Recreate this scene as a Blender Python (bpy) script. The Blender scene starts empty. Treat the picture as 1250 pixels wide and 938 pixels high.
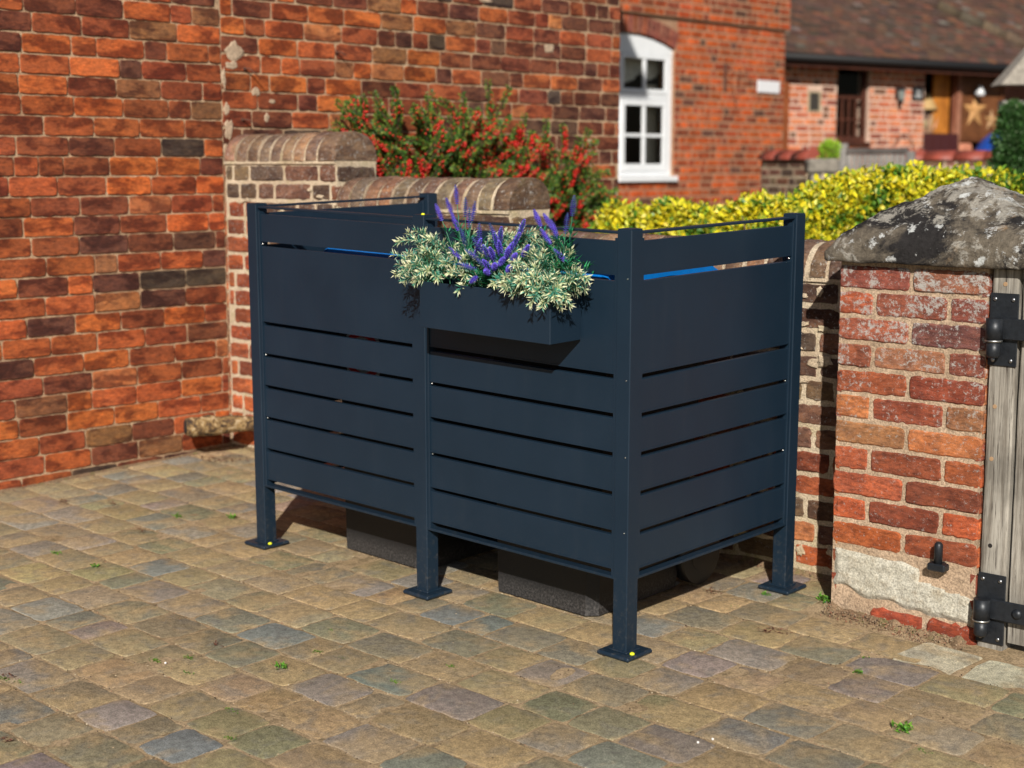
import bpy, math, random
from mathutils import Matrix, Vector, noise
random.seed(11)
R = math.radians
scene = bpy.context.scene
C = scene.collection

# ------------------------------------------------------------------ helpers
class MB:
    """collects geometry for ONE mesh object"""
    def __init__(s): s.v = []; s.f = []; s.c = []; s.m = []; s.sm = []
    def face(s, idx, col=(1, 1, 1, 0), mat=0, smooth=False):
        s.f.append(idx); s.c.append(col); s.m.append(mat); s.sm.append(smooth)
    def add(s, vs): n = len(s.v); s.v.extend([tuple(p) for p in vs]); return n
    def box(s, x0, x1, y0, y1, z0, z1, col=(1, 1, 1, 0), mat=0, bev=0.0, M=None):
        if bev <= 0:
            vs = [(x, y, z) for z in (z0, z1) for y in (y0, y1) for x in (x0, x1)]
            fs = [(0, 2, 3, 1), (4, 5, 7, 6), (0, 1, 5, 4), (2, 6, 7, 3), (0, 4, 6, 2), (1, 3, 7, 5)]
        else:
            b = min(bev, (x1-x0)*.45, (y1-y0)*.45, (z1-z0)*.45)
            vs = []; ix = {}
            X = (x0, x1); Y = (y0, y1); Z = (z0, z1)
            for i in (0, 1):
                for j in (0, 1):
                    for k in (0, 1):
                        sx = 1-2*i; sy = 1-2*j; sz = 1-2*k
                        for a in range(3):
                            p = [X[i], Y[j], Z[k]]
                            if a != 0: p[0] += sx*b
                            if a != 1: p[1] += sy*b
                            if a != 2: p[2] += sz*b
                            ix[(i, j, k, a)] = len(vs); vs.append(tuple(p))
            fs = []
            g = lambda i, j, k, a: ix[(i, j, k, a)]
            for i in (0, 1):
                q = [g(i, 0, 0, 0), g(i, 1, 0, 0), g(i, 1, 1, 0), g(i, 0, 1, 0)]; fs.append(q if i else q[::-1])
                q = [g(0, i, 0, 1), g(0, i, 1, 1), g(1, i, 1, 1), g(1, i, 0, 1)]; fs.append(q if i else q[::-1])
                q = [g(0, 0, i, 2), g(1, 0, i, 2), g(1, 1, i, 2), g(0, 1, i, 2)]; fs.append(q if i else q[::-1])
            for i in (0, 1):
                for j in (0, 1):
                    q = [g(i, j, 0, 0), g(i, j, 1, 0), g(i, j, 1, 1), g(i, j, 0, 1)]; fs.append(q if (i ^ j) else q[::-1])
                    q = [g(i, 0, j, 0), g(i, 1, j, 0), g(i, 1, j, 2), g(i, 0, j, 2)]; fs.append(q if not (i ^ j) else q[::-1])
                    q = [g(0, i, j, 1), g(1, i, j, 1), g(1, i, j, 2), g(0, i, j, 2)]; fs.append(q if (i ^ j) else q[::-1])
            for i in (0, 1):
                for j in (0, 1):
                    for k in (0, 1):
                        q = [g(i, j, k, 0), g(i, j, k, 1), g(i, j, k, 2)]
                        fs.append(q if (i+j+k) % 2 else q[::-1])
        if M is not None: vs = [tuple(M @ Vector(p)) for p in vs]
        n = s.add(vs)
        for q in fs: s.face(tuple(n+i for i in q), col, mat)
    def tube(s, pts, rad, seg=8, col=(1, 1, 1, 0), mat=0, caps=True, smooth=True):
        pts = [Vector(p) for p in pts]
        if not isinstance(rad, (list, tuple)): rad = [rad]*len(pts)
        rings = []
        for i, p in enumerate(pts):
            t = (pts[min(i+1, len(pts)-1)]-pts[max(i-1, 0)])
            if t.length < 1e-9: t = Vector((0, 0, 1))
            t.normalize()
            a = t.orthogonal().normalized() if i == 0 else (a-t*a.dot(t)).normalized()
            b = t.cross(a)
            rings.append(s.add([p+(a*math.cos(2*math.pi*k/seg)+b*math.sin(2*math.pi*k/seg))*rad[i] for k in range(seg)]))
        for i in range(len(rings)-1):
            for k in range(seg):
                k2 = (k+1) % seg
                s.face((rings[i]+k, rings[i]+k2, rings[i+1]+k2, rings[i+1]+k), col, mat, smooth)
        if caps:
            s.face(tuple(rings[0]+k for k in range(seg))[::-1], col, mat)
            s.face(tuple(rings[-1]+k for k in range(seg)), col, mat)
    def leaf(s, p, d, n, L, W, c1, c2=None, mat=0, fold=.25, rnd=False):
        p = Vector(p); d = Vector(d).normalized(); n = Vector(n)
        w = d.cross(n)
        if w.length < 1e-6: w = d.orthogonal()
        w.normalize(); n = w.cross(d)
        q = s.add([p, p+d*L*.5+w*W*.5+n*W*fold, p+d*L*.5, p+d*L*.5-w*W*.5+n*W*fold, p+d*L+n*L*.06*random.uniform(-1, 1)])
        c2 = c2 or c1
        if rnd:
            del s.v[q:]; m_ = n*W*.18
            q = s.add([p, p+d*L*.25+w*W*.42+m_, p+d*L*.68+w*W*.44+m_, p+d*L, p+d*L*.68-w*W*.44+m_, p+d*L*.25-w*W*.42+m_])
            s.face((q, q+1, q+2, q+3), c1, mat); s.face((q, q+3, q+4, q+5), c2, mat); return
        s.face((q, q+1, q+2), c1, mat); s.face((q, q+2, q+3), c1, mat)
        s.face((q+1, q+4, q+2), c2, mat); s.face((q+2, q+4, q+3), c2, mat)
    def ball(s, p, r, col, mat=0):
        x, y, z = p
        vs = [(x+r, y, z), (x-r, y, z), (x, y+r, z), (x, y-r, z), (x, y, z+r), (x, y, z-r)]
        t = .62*r
        for a in (-t, t):
            for b in (-t, t):
                for c in (-t, t): vs.append((x+a, y+b, z+c))
        n = s.add(vs)
        def k(a, b, c): return n+6+a*4+b*2+c
        for a in (0, 1):
            for (u, m) in (((0, n+1), (1, n)),)[0:1]:
                pass
        for i, (ax, cen) in enumerate(((0, 1), (0, 0), (1, 3), (1, 2), (2, 5), (2, 4))):
            sgn = 1 if cen in (0, 2, 4) else 0
            if ax == 0: q = [k(sgn, 0, 0), k(sgn, 1, 0), k(sgn, 1, 1), k(sgn, 0, 1)]
            elif ax == 1: q = [k(0, sgn, 0), k(0, sgn, 1), k(1, sgn, 1), k(1, sgn, 0)]
            else: q = [k(0, 0, sgn), k(1, 0, sgn), k(1, 1, sgn), k(0, 1, sgn)]
            if not sgn: q = q[::-1]
            for j in range(4): s.face((n+cen, q[j], q[(j+1) % 4]), col, mat, True)
    def xf(s, M): s.v = [tuple(M @ Vector(p)) for p in s.v]
    def build(s, name, mats, parent=None, M=None):
        me = bpy.data.meshes.new(name); me.from_pydata(s.v, [], s.f)
        if not isinstance(mats, (list, tuple)): mats = [mats]
        for m in mats: me.materials.append(m)
        me.polygons.foreach_set('material_index', s.m)
        me.polygons.foreach_set('use_smooth', s.sm)
        at = me.color_attributes.new('Col', 'FLOAT_COLOR', 'CORNER')
        buf = []
        for q, c in zip(s.f, s.c):
            c = tuple(c)+(0,)*(4-len(c)); buf.extend(c*len(q))
        at.data.foreach_set('color', buf)
        me.update()
        o = bpy.data.objects.new(name, me); C.objects.link(o)
        if parent: o.parent = parent
        if M is not None: o.matrix_world = M
        return o

def tag(o, label=None, cat=None, group=None, kind=None):
    if label: o['label'] = label
    if cat: o['category'] = cat
    if group: o['group'] = group
    if kind: o['kind'] = kind
    return o
def thing(name, label, cat, M=None, group=None):
    o = bpy.data.objects.new(name, None); C.objects.link(o)
    o.empty_display_size = .1
    if M is not None: o.matrix_world = M
    return tag(o, label, cat, group)
T = lambda x, y, z=0: Matrix.Translation((x, y, z))
RZ = lambda a: Matrix.Rotation(a, 4, 'Z')

# the paved yard slopes: the scene stands in the yard's own plane, so true vertical of the buildings leans 2.2 degrees away
YAW = -0.7465
_up_axis = Vector((0, 0, 1)).cross(Vector((math.sin(YAW), math.cos(YAW), 0))).normalized()
Q = Matrix.Rotation(R(2.2), 4, _up_axis)

# ------------------------------------------------------------------ materials
def mat(name):
    m = bpy.data.materials.new(name); m.use_nodes = True
    nt = m.node_tree; b = nt.nodes['Principled BSDF']
    return m, nt, b
class NT:
    def __init__(s, nt): s.nt = nt
    def n(s, t, **k):
        x = s.nt.nodes.new(t)
        for a, b in k.items(): setattr(x, a, b)
        return x
    def l(s, a, b): s.nt.links.new(a, b)
    def noise(s, vec, scale, detail=4, rough=.6, dist=0):
        x = s.n('ShaderNodeTexNoise'); x.inputs['Scale'].default_value = scale; x.inputs['Detail'].default_value = detail
        x.inputs['Roughness'].default_value = rough; x.inputs['Distortion'].default_value = dist
        if vec is not None: s.l(vec, x.inputs['Vector'])
        return x
    def ramp(s, fac, *st):
        x = s.n('ShaderNodeValToRGB'); e = x.color_ramp.elements
        while len(e) < len(st): e.new(.5)
        for i, (p, c) in enumerate(st):
            e[i].position = p; e[i].color = (c if isinstance(c, (tuple, list)) else (c, c, c)) + ((1,) if not (isinstance(c, (tuple, list)) and len(c) == 4) else ())
        s.l(fac, x.inputs['Fac']); return x.outputs['Color']
    def mix(s, fac, a, b, bt='MIX'):
        x = s.n('ShaderNodeMix', data_type='RGBA', blend_type=bt)
        for sock, v in ((x.inputs[0], fac), (x.inputs[6], a), (x.inputs[7], b)):
            if isinstance(v, (int, float)): sock.default_value = v
            elif isinstance(v, tuple): sock.default_value = v+(1,) if len(v) == 3 else v
            else: s.l(v, sock)
        return x.outputs[2]
    def math(s, op, a, b=None):
        x = s.n('ShaderNodeMath', operation=op)
        for sock, v in ((x.inputs[0], a), (x.inputs[1], b)):
            if v is None: continue
            if isinstance(v, (int, float)): sock.default_value = v
            else: s.l(v, sock)
        return x.outputs[0]
    def bump(s, b, h, strength, dist=.01, prev=None):
        x = s.n('ShaderNodeBump'); x.inputs['Strength'].default_value = strength; x.inputs['Distance'].default_value = dist
        s.l(h, x.inputs['Height'])
        if prev is not None: s.l(prev, x.inputs['Normal'])
        if b: s.l(x.outputs[0], b.inputs['Normal'])
        return x.outputs[0]
    def obj(s): return s.n('ShaderNodeTexCoord').outputs['Object']
    def col(s):
        x = s.n('ShaderNodeAttribute', attribute_name='Col'); return x
    def shifted(s):
        """object coordinates jumped per brick / sett by the random number in alpha"""
        a = s.col(); o = s.obj()
        m = s.n('ShaderNodeVectorMath', operation='MULTIPLY_ADD')
        cx = s.n('ShaderNodeCombineXYZ')
        for i in range(3): s.l(s.math('MULTIPLY', a.outputs['Alpha'], (31.7, 57.1, 13.3)[i]), cx.inputs[i])
        v = s.n('ShaderNodeVectorMath', operation='ADD'); s.l(o, v.inputs[0]); s.l(cx.outputs[0], v.inputs[1])
        s.nt.nodes.remove(m)
        return a, v.outputs[0]

def brick_mat(name, rough=.85, dark=.5, lichen=0.0, zlo=.4, zhi=1.1, bumps=.5, bloom=.25):
    m, nt, b = mat(name); k = NT(nt)
    a, v0 = k.shifted(); base = a.outputs['Color']
    st = k.n('ShaderNodeMapping'); k.l(v0, st.inputs[0]); st.inputs['Scale'].default_value = (1, 1, 2.6); v = st.outputs[0]
    n1 = k.noise(v, 7, 4, .62, .3); n2 = k.noise(v, 42, 6, .8); n3 = k.noise(v, 230, 3, .7); n4 = k.noise(v, 22, 4, .6)
    c = k.mix(k.ramp(n1.outputs[0], (.46, 0.0), (.58, dark)), base, k.mix(1.0, base, (.33, .25, .30), 'MULTIPLY'))
    c = k.mix(k.ramp(n4.outputs[0], (.40, .5), (.55, 0.0)), c, k.mix(1.0, c, (1.45, 1.3, 1.0), 'MULTIPLY'))
    c = k.mix(1.0, c, k.ramp(n2.outputs[0], (.36, .55), (.5, 1.0), (.64, 1.35)), 'MULTIPLY')
    soot = k.noise(k.obj(), 1.7, 6, .65)
    c = k.mix(1.0, c, k.ramp(soot.outputs[0], (.36, .74), (.56, 1.10)), 'MULTIPLY')
    # pits and lime specks
    c = k.mix(k.ramp(n3.outputs[0], (.36, .7), (.42, 0.0)), c, (.04, .022, .016))
    n5 = k.noise(v, 70, 6, .75)
    c = k.mix(k.ramp(n5.outputs[0], (.62, 0.0), (.72, bloom)), c, (.5, .42, .36))
    if lichen:
        o = k.obj(); s = k.n('ShaderNodeSeparateXYZ'); k.l(o, s.inputs[0])
        mr = k.n('ShaderNodeMapRange'); mr.inputs['From Min'].default_value = zlo; mr.inputs['From Max'].default_value = zhi
        k.l(s.outputs['Z'], mr.inputs['Value'])
        big = k.noise(o, 11, 4, .7)
        amt = k.math('MULTIPLY', mr.outputs[0], k.ramp(big.outputs[0], (.40, 0.0), (.60, 1.0)))
        fine = k.noise(o, 75, 8, .85); th = k.math('ADD', fine.outputs[0], k.math('MULTIPLY', amt, .13*lichen))
        c = k.mix(k.ramp(th, (.58, 0.0), (.64, .85)), c, (.42, .41, .38))
        ye = k.noise(o, 6, 4, .7)
        c = k.mix(k.math('MULTIPLY', k.ramp(ye.outputs[0], (.62, 0.0), (.72, .3)), mr.outputs[0]), c, (.24, .19, .07))
    k.l(c, b.inputs['Base Color']); b.inputs['Roughness'].default_value = rough
    b.inputs['Specular IOR Level'].default_value = .25
    bn = k.bump(None, n2.outputs[0], bumps, .006)
    k.bump(b, n3.outputs[0], bumps*.8, .002, bn)
    return m
def mortar_mat(name, c1, c2, stain=(.12, .10, .07), st=.5, green=0.0):
    m, nt, b = mat(name); k = NT(nt); o = k.obj()
    n1 = k.noise(o, 5, 5, .65); n2 = k.noise(o, 180, 4, .7); n3 = k.noise(o, 26, 5, .7)
    c = k.mix(k.ramp(n1.outputs[0], (.35, 0.0), (.65, 1.0)), c1, c2)
    c = k.mix(k.ramp(n3.outputs[0], (.5, 0.0), (.68, st)), c, stain)
    if green: c = k.mix(k.ramp(k.noise(o, 3.1, 5, .7).outputs[0], (.52, 0.0), (.66, green)), c, (.30, .26, .08))
    c = k.mix(1.0, c, k.ramp(n2.outputs[0], (.38, .65), (.62, 1.3)), 'MULTIPLY')
    k.l(c, b.inputs['Base Color']); b.inputs['Roughness'].default_value = .95; b.inputs['Specular IOR Level'].default_value = .15
    bn = k.bump(None, n3.outputs[0], .6, .012)
    k.bump(b, n2.outputs[0], .7, .004, bn)
    return m
def plain(name, c, rough=.5, metal=0, nscale=0, namt=.2, bump=0, spec=.5):
    m, nt, b = mat(name); k = NT(nt)
    b.inputs['Roughness'].default_value = rough; b.inputs['Metallic'].default_value = metal; b.inputs['Specular IOR Level'].default_value = spec
    if nscale:
        n = k.noise(k.obj(), nscale, 5, .65)
        k.l(k.mix(1.0, c, k.ramp(n.outputs[0], (.3, 1-namt), (.7, 1+namt)), 'MULTIPLY'), b.inputs['Base Color'])
        if bump: k.bump(b, n.outputs[0], bump, .004)
    else: b.inputs['Base Color'].default_value = c+(1,)
    return m
def leaf_mat(name, rough=.5, trans=.35):
    m, nt, b = mat(name); k = NT(nt); a = k.col()
    n = k.noise(k.obj(), 40, 3, .6)
    c = k.mix(1.0, a.outputs['Color'], k.ramp(n.outputs[0], (.3, .75), (.7, 1.25)), 'MULTIPLY')
    k.l(c, b.inputs['Base Color']); b.inputs['Roughness'].default_value = rough; b.inputs['Specular IOR Level'].default_value = .35
    tr = k.n('ShaderNodeBsdfTranslucent'); k.l(c, tr.inputs['Color'])
    mx = k.n('ShaderNodeMixShader'); mx.inputs[0].default_value = trans
    out = nt.nodes['Material Output']
    k.l(b.outputs[0], mx.inputs[1]); k.l(tr.outputs[0], mx.inputs[2]); k.l(mx.outputs[0], out.inputs['Surface'])
    return m
def wood_mat(name, c1, c2, axis='Z', rough=.8, scale=1.0, crack=.6):
    m, nt, b = mat(name); k = NT(nt); o = k.obj()
    mp = k.n('ShaderNodeMapping'); k.l(o, mp.inputs[0])
    sc = {'X': (2, 45, 45), 'Y': (45, 2, 45), 'Z': (45, 45, 2)}[axis]
    mp.inputs['Scale'].default_value = tuple(q*scale for q in sc)
    n = k.noise(mp.outputs[0], 1.0, 6, .7, .6); n2 = k.noise(o, 6, 4, .6); n3 = k.noise(mp.outputs[0], 3.0, 4, .7, .3)
    c = k.mix(k.ramp(n.outputs[0], (.38, 0.0), (.62, 1.0)), c1, c2)
    c = k.mix(1.0, c, k.ramp(n2.outputs[0], (.38, .75), (.62, 1.15)), 'MULTIPLY')
    c = k.mix(k.ramp(n3.outputs[0], (.34, crack), (.42, 0.0)), c, (.04, .03, .025))
    k.l(c, b.inputs['Base Color']); b.inputs['Roughness'].default_value = rough; b.inputs['Specular IOR Level'].default_value = .25
    k.bump(b, n3.outputs[0], .9, .004)
    return m

M_brickA = brick_mat('brick_orange', dark=.85, bumps=.5, bloom=.15)
M_brickB = brick_mat('brick_house_far', dark=.5, bumps=.3, bloom=.1)
M_brickC = brick_mat('brick_cottage', dark=.4, bumps=.3, bloom=.2)
M_brickG = brick_mat('brick_weathered', dark=.6, bumps=.6, bloom=.25, lichen=.3, zlo=.3, zhi=1.3)
M_brickP = brick_mat('brick_pillar', dark=.45, bumps=.6, bloom=.35, lichen=1.0, zlo=.45, zhi=1.05)
M_mortA = mortar_mat('mortar_sand', (.52, .37, .235), (.38, .24, .145), stain=(.14, .075, .045), st=.5)
M_mortB = mortar_mat('mortar_far', (.44, .27, .17), (.36, .20, .12), st=.2)
M_mortC = mortar_mat('mortar_pink', (.66, .47, .37), (.58, .40, .31), st=.1)
M_mortG = mortar_mat('mortar_cream', (.62, .52, .38), (.46, .35, .24), st=.35, green=.5)
M_mortP = mortar_mat('mortar_pillar', (.50, .37, .26), (.38, .27, .18), st=.3)
M_render = mortar_mat('pale_render', (.52, .50, .43), (.42, .39, .31), stain=(.30, .24, .16), st=.6)

def powder():
    m, nt, b = mat('anthracite_powder_coat'); k = NT(nt); o = k.obj()
    n = k.noise(o, 3.5, 5, .6); n2 = k.noise(o, 900, 2, .5); n3 = k.noise(o, 60, 5, .75)
    c = k.mix(k.ramp(n.outputs[0], (.3, 0.0), (.7, 1.0)), (.0074, .0182, .0325), (.0094, .0216, .0385))
    s = k.n('ShaderNodeSeparateXYZ'); k.l(o, s.inputs[0])
    mr = k.n('ShaderNodeMapRange'); mr.inputs['From Min'].default_value = .30; mr.inputs['From Max'].default_value = 0.0
    k.l(s.outputs['Z'], mr.inputs['Value'])
    c = k.mix(k.math('MULTIPLY', mr.outputs[0], k.ramp(n3.outputs[0], (.52, 0.0), (.68, .28))), c, (.16, .14, .11))
    n6 = k.noise(o, 260, 4, .7); mp = k.n('ShaderNodeMapping'); k.l(o, mp.inputs[0]); mp.inputs['Scale'].default_value = (14, 14, 1.6); n7 = k.noise(mp.outputs[0], 1.0, 5, .7)
    c = k.mix(k.ramp(n6.outputs[0], (.66, 0.0), (.70, .18)), c, (.14, .14, .13))
    c = k.mix(k.ramp(n7.outputs[0], (.54, 0.0), (.72, .02)), c, (.12, .12, .12))
    k.l(c, b.inputs['Base Color']); b.inputs['Specular IOR Level'].default_value = .28
    k.l(k.ramp(n.outputs[0], (.3, .38), (.7, .5)), b.inputs['Roughness'])
    k.bump(b, n2.outputs[0], .06, .001)
    return m
M_coat = powder()
M_screw = plain('zinc_screw', (.6, .6, .58), .3, 1)
M_yellow = plain('yellow_plug', (.75, .8, .02), .4)

def sett_mat():
    m, nt, b = mat('tumbled_setts'); k = NT(nt)
    a, v = k.shifted(); o = k.obj()
    n1 = k.noise(v, 5, 3, .6, .4); n2 = k.noise(v, 270, 4, .85); n3 = k.noise(o, 45, 5, .7); n4 = k.noise(v, 14, 4, .6, .6); n5 = k.noise(v, 480, 2, .6)
    c = k.mix(k.ramp(n1.outputs[0], (.47, 0.0), (.60, .7)), a.outputs['Color'], (.46, .325, .17))
    c = k.mix(k.ramp(n4.outputs[0], (.50, 0.0), (.66, .45)), c, (.19, .185, .175))
    big = k.noise(o, 1.3, 4, .6)
    c = k.mix(k.ramp(big.outputs[0], (.4, 0.0), (.7, .2)), c, (.30, .25, .12))
    c = k.mix(1.0, c, k.ramp(n3.outputs[0], (.36, .74), (.64, 1.25)), 'MULTIPLY')
    c = k.mix(1.0, c, k.ramp(n2.outputs[0], (.38, .52), (.5, 1.0), (.62, 1.45)), 'MULTIPLY')
    c = k.mix(k.ramp(n5.outputs[0], (.62, 0.0), (.72, .55)), c, (.42, .36, .28))
    k.l(c, b.inputs['Base Color']); b.inputs['Roughness'].default_value = .9; b.inputs['Specular IOR Level'].default_value = .2
    bn = k.bump(None, n3.outputs[0], .35, .008)
    k.bump(b, n2.outputs[0], 1.0, .005, bn)
    return m
M_sett = sett_mat()
M_sand = mortar_mat('joint_sand', (.42, .31, .19), (.32, .23, .13), stain=(.10, .075, .04), st=.7)
M_soil = mortar_mat('garden_soil', (.10, .075, .05), (.14, .12, .07), stain=(.05, .07, .02), st=.6)
M_leafY = leaf_mat('golden_leaf', .4, .3)
M_leafG = leaf_mat('green_leaf', .45, .3)
M_silk = leaf_mat('artificial_leaf', .5, .25)
M_berry = plain('red_berry', (.50, .014, .008), .3)
M_twig = plain('twig_bark', (.09, .055, .035), .85, 0, 60, .3)
M_stemg = plain('green_stem', (.04, .17, .09), .5)
M_white = plain('white_window_paint', (.78, .80, .82), .3, 0, 8, .05)
M_dark = plain('dark_interior', (.012, .009, .008), .9)
M_brown = wood_mat('dark_stained_wood', (.09, .028, .015), (.05, .018, .012), 'Z', .5, 1, .2)
M_orangewood = wood_mat('orange_pine', (.50, .19, .03), (.36, .12, .02), 'Z', .5, .5, .1)
M_greywood = wood_mat('weathered_grey_wood', (.36, .335, .29), (.16, .14, .115), 'Z', .85, 1, .95)
M_bench = wood_mat('silvered_bench_wood', (.30, .28, .26), (.20, .19, .18), 'Z', .8, .6, .3)
M_iron = plain('black_iron', (.018, .021, .026), .42, .3, 70, .3, .15)
M_rust = plain('rusty_iron', (.10, .04, .025), .8, 0, 90, .4)
M_blackp = plain('black_plastic', (.012, .013, .015), .45)
M_stone = plain('grey_stone', (.20, .18, .15), .9, 0, 20, .35, .4)
M_redtile = plain('red_coping_tile', (.26, .055, .035), .55, 0, 12, .3)
M_curtain = plain('cream_curtain', (.62, .60, .52), .8, 0, 10, .15)

def glass_mat():
    m, nt, b = mat('window_glass'); k = NT(nt)
    g = k.n('ShaderNodeBsdfGlossy'); g.inputs['Roughness'].default_value = .02
    t = k.n('ShaderNodeBsdfTransparent'); t.inputs['Color'].default_value = (.97, .98, .97, 1)
    f = k.n('ShaderNodeFresnel'); f.inputs['IOR'].default_value = 1.22
    mx = k.n('ShaderNodeMixShader'); k.l(f.outputs[0], mx.inputs[0]); k.l(t.outputs[0], mx.inputs[1]); k.l(g.outputs[0], mx.inputs[2])
    k.l(mx.outputs[0], nt.nodes['Material Output'].inputs['Surface'])
    return m
M_glass = glass_mat()

# ------------------------------------------------------------------ brick laying
def jit(c, a=.12):
    g = 1+random.uniform(-a, a)
    return tuple(max(0, x*g*(1+random.uniform(-a*.5, a*.5))) for x in c)
def pick(pal):
    t = sum(w for w, _ in pal); r = random.uniform(0, t)
    for w, c in pal:
        r -= w
        if r <= 0: return c
    return pal[-1][1]
PAL_A = [(26, (0.439, 0.11, 0.03)), (28, (0.339, 0.0842, 0.0283)), (24, (0.249, 0.0631, 0.0267)), (15, (0.164, 0.0498, 0.0267)), (5, (0.11, 0.044, 0.0283)), (8, (0.239, 0.105, 0.0458)), (2, (0.0748, 0.0498, 0.035)), (6, (0.419, 0.153, 0.0583))]
PAL_A2 = [(16, (0.361, 0.1, 0.0363)), (24, (0.271, 0.0747, 0.0327)), (26, (0.201, 0.0613, 0.0327)), (16, (0.15, 0.0555, 0.0345)), (8, (0.121, 0.0594, 0.0388)), (3, (0.0853, 0.0575, 0.0431))]
PAL_B = [(40, (0.497, 0.0998, 0.0255)), (30, (0.389, 0.084, 0.0298)), (14, (0.259, 0.0683, 0.034)), (5, (0.14, 0.063, 0.0425))]
PAL_C = [(40, (.58, .20, .10)), (30, (.52, .15, .07)), (16, (.30, .08, .05)), (6, (.18, .08, .05))]
PAL_G = [(24, (.16, .080, .052)), (26, (.125, .072, .05)), (20, (.10, .064, .046)), (14, (.16, .11, .065)), (10, (.21, .085, .05))]
PAL_K = [(24, (.24, .145, .095)), (24, (.19, .12, .085)), (16, (.155, .105, .075)), (14, (.27, .14, .085)), (10, (.21, .16, .10))]
PAL_P = [(30, (0.397, 0.101, 0.038)), (28, (0.308, 0.0806, 0.0361)), (16, (0.199, 0.0555, 0.0304)), (2, (0.25, 0.12, 0.06)), (8, (0.457, 0.172, 0.0712))]

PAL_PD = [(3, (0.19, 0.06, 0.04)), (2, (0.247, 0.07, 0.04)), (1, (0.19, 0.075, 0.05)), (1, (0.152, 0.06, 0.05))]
def brick(mb, F, u0, u1, z0, z1, d0, d1, col, n=1, j=.0015, ch=.004, mat=0):
    """one brick: F(u,z,d) -> point; outline with n segments a side, worn edges"""
    pts = []
    def side(a, b, k):
        for i in range(k):
            t = i/k; pts.append((a[0]+(b[0]-a[0])*t, a[1]+(b[1]-a[1])*t))
    nu = max(1, int(round(n*(u1-u0)/.08))) if n > 1 else 1; nz = n if n > 1 else 1
    side((u0, z0), (u1, z0), nu); side((u1, z0), (u1, z1), nz); side((u1, z1), (u0, z1), nu); side((u0, z1), (u0, z0), nz)
    cu, cz = (u0+u1)/2, (z0+z1)/2; tl = random.uniform(-1, 1)*.0012; tl2 = random.uniform(-1, 1)*.0015
    o = []; 
    for i, (u, z) in enumerate(pts):
        u += random.gauss(0, j); z += random.gauss(0, j)
        corner = (abs(u-cu) > (u1-u0)/2-.006 and abs(z-cz) > (z1-z0)/2-.006)
        if corner: u += (cu-u)*.03; z += (cz-z)*.07
        o.append((u, z))
    a = mb.add([F(u, z, d0) for u, z in o])
    def ins(u, z, q): return u+math.copysign(min(q, abs(cu-u)), cu-u), z+math.copysign(min(q, abs(cz-z)), cz-z)
    b = mb.add([F(*ins(u, z, ch*.35), d1-ch*.7+tl*(u-cu)/.1) for u, z in o])
    c = mb.add([F(*ins(u, z, ch*1.2), d1+tl*(u-cu)/.1+tl2*(z-cz)/.04) for u, z in o])
    N = len(o)
    for i in range(N):
        k = (i+1) % N
        mb.face((a+i, a+k, b+k, b+i), col, mat); mb.face((b+i, b+k, c+k, c+i), col, mat)
    mb.face(tuple(c+i for i in range(N)), col, mat)

def lay(mb, F, u0, u1, z0, z1, course, pal, L=.225, joint=.010, head=.3, n=1, holes=(), j=.0015, ch=.004, proud=0.0, dj=.0015, pattern=None, topf=None, d_m=-.006, zfun=None, palf=None):
    """courses of bricks with mortar left between them; holes are (u0,u1,z0,z1)"""
    z = z0; r = 0
    while z < z1-.02:
        zb = min(z+course, z1)
        u = u0-random.uniform(0, L) if pattern is None else u0
        i = 0; sl = random.uniform(-.001, .001)
        while u < u1-.01:
            if pattern is not None:
                p = pattern[r % len(pattern)]; w = p[i % len(p)]*L
            else:
                w = L*(.5 if random.random() < head else 1)*random.uniform(.95, 1.05)
            a, b = max(u, u0)+joint/2, min(u+w, u1)-joint/2
            if pattern is not None and u+w > u1-.03: b = u1-joint*.1
            if pattern is not None and i == 0: a = u0+joint*.1
            segs = [(a, b)]
            for h in holes:
                if zb-.01 > h[2] and z+.01 < h[3]:
                    ns = []
                    for (p_, q_) in segs:
                        if q_ <= h[0] or p_ >= h[1]: ns.append((p_, q_)); continue
                        if p_ < h[0]: ns.append((p_, h[0]-.003))
                        if q_ > h[1]: ns.append((h[1]+.003, q_))
                    segs = ns
            for (p_, q_) in segs:
                if q_-p_ < .025: continue
                zz0, zz1 = z+joint/2+sl, zb-joint/2+sl
                if topf and zz1 > topf((p_+q_)/2): continue
                pl = palf((p_+q_)/2, z) if palf else pal
                c = jit(pick(pl), .14)+(random.random(),)
                brick(mb, F, p_, q_, zz0, zz1, -.02, proud+random.uniform(-dj, dj), c, n, j, ch)
            u += w; i += 1
        z += course; r += 1

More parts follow.
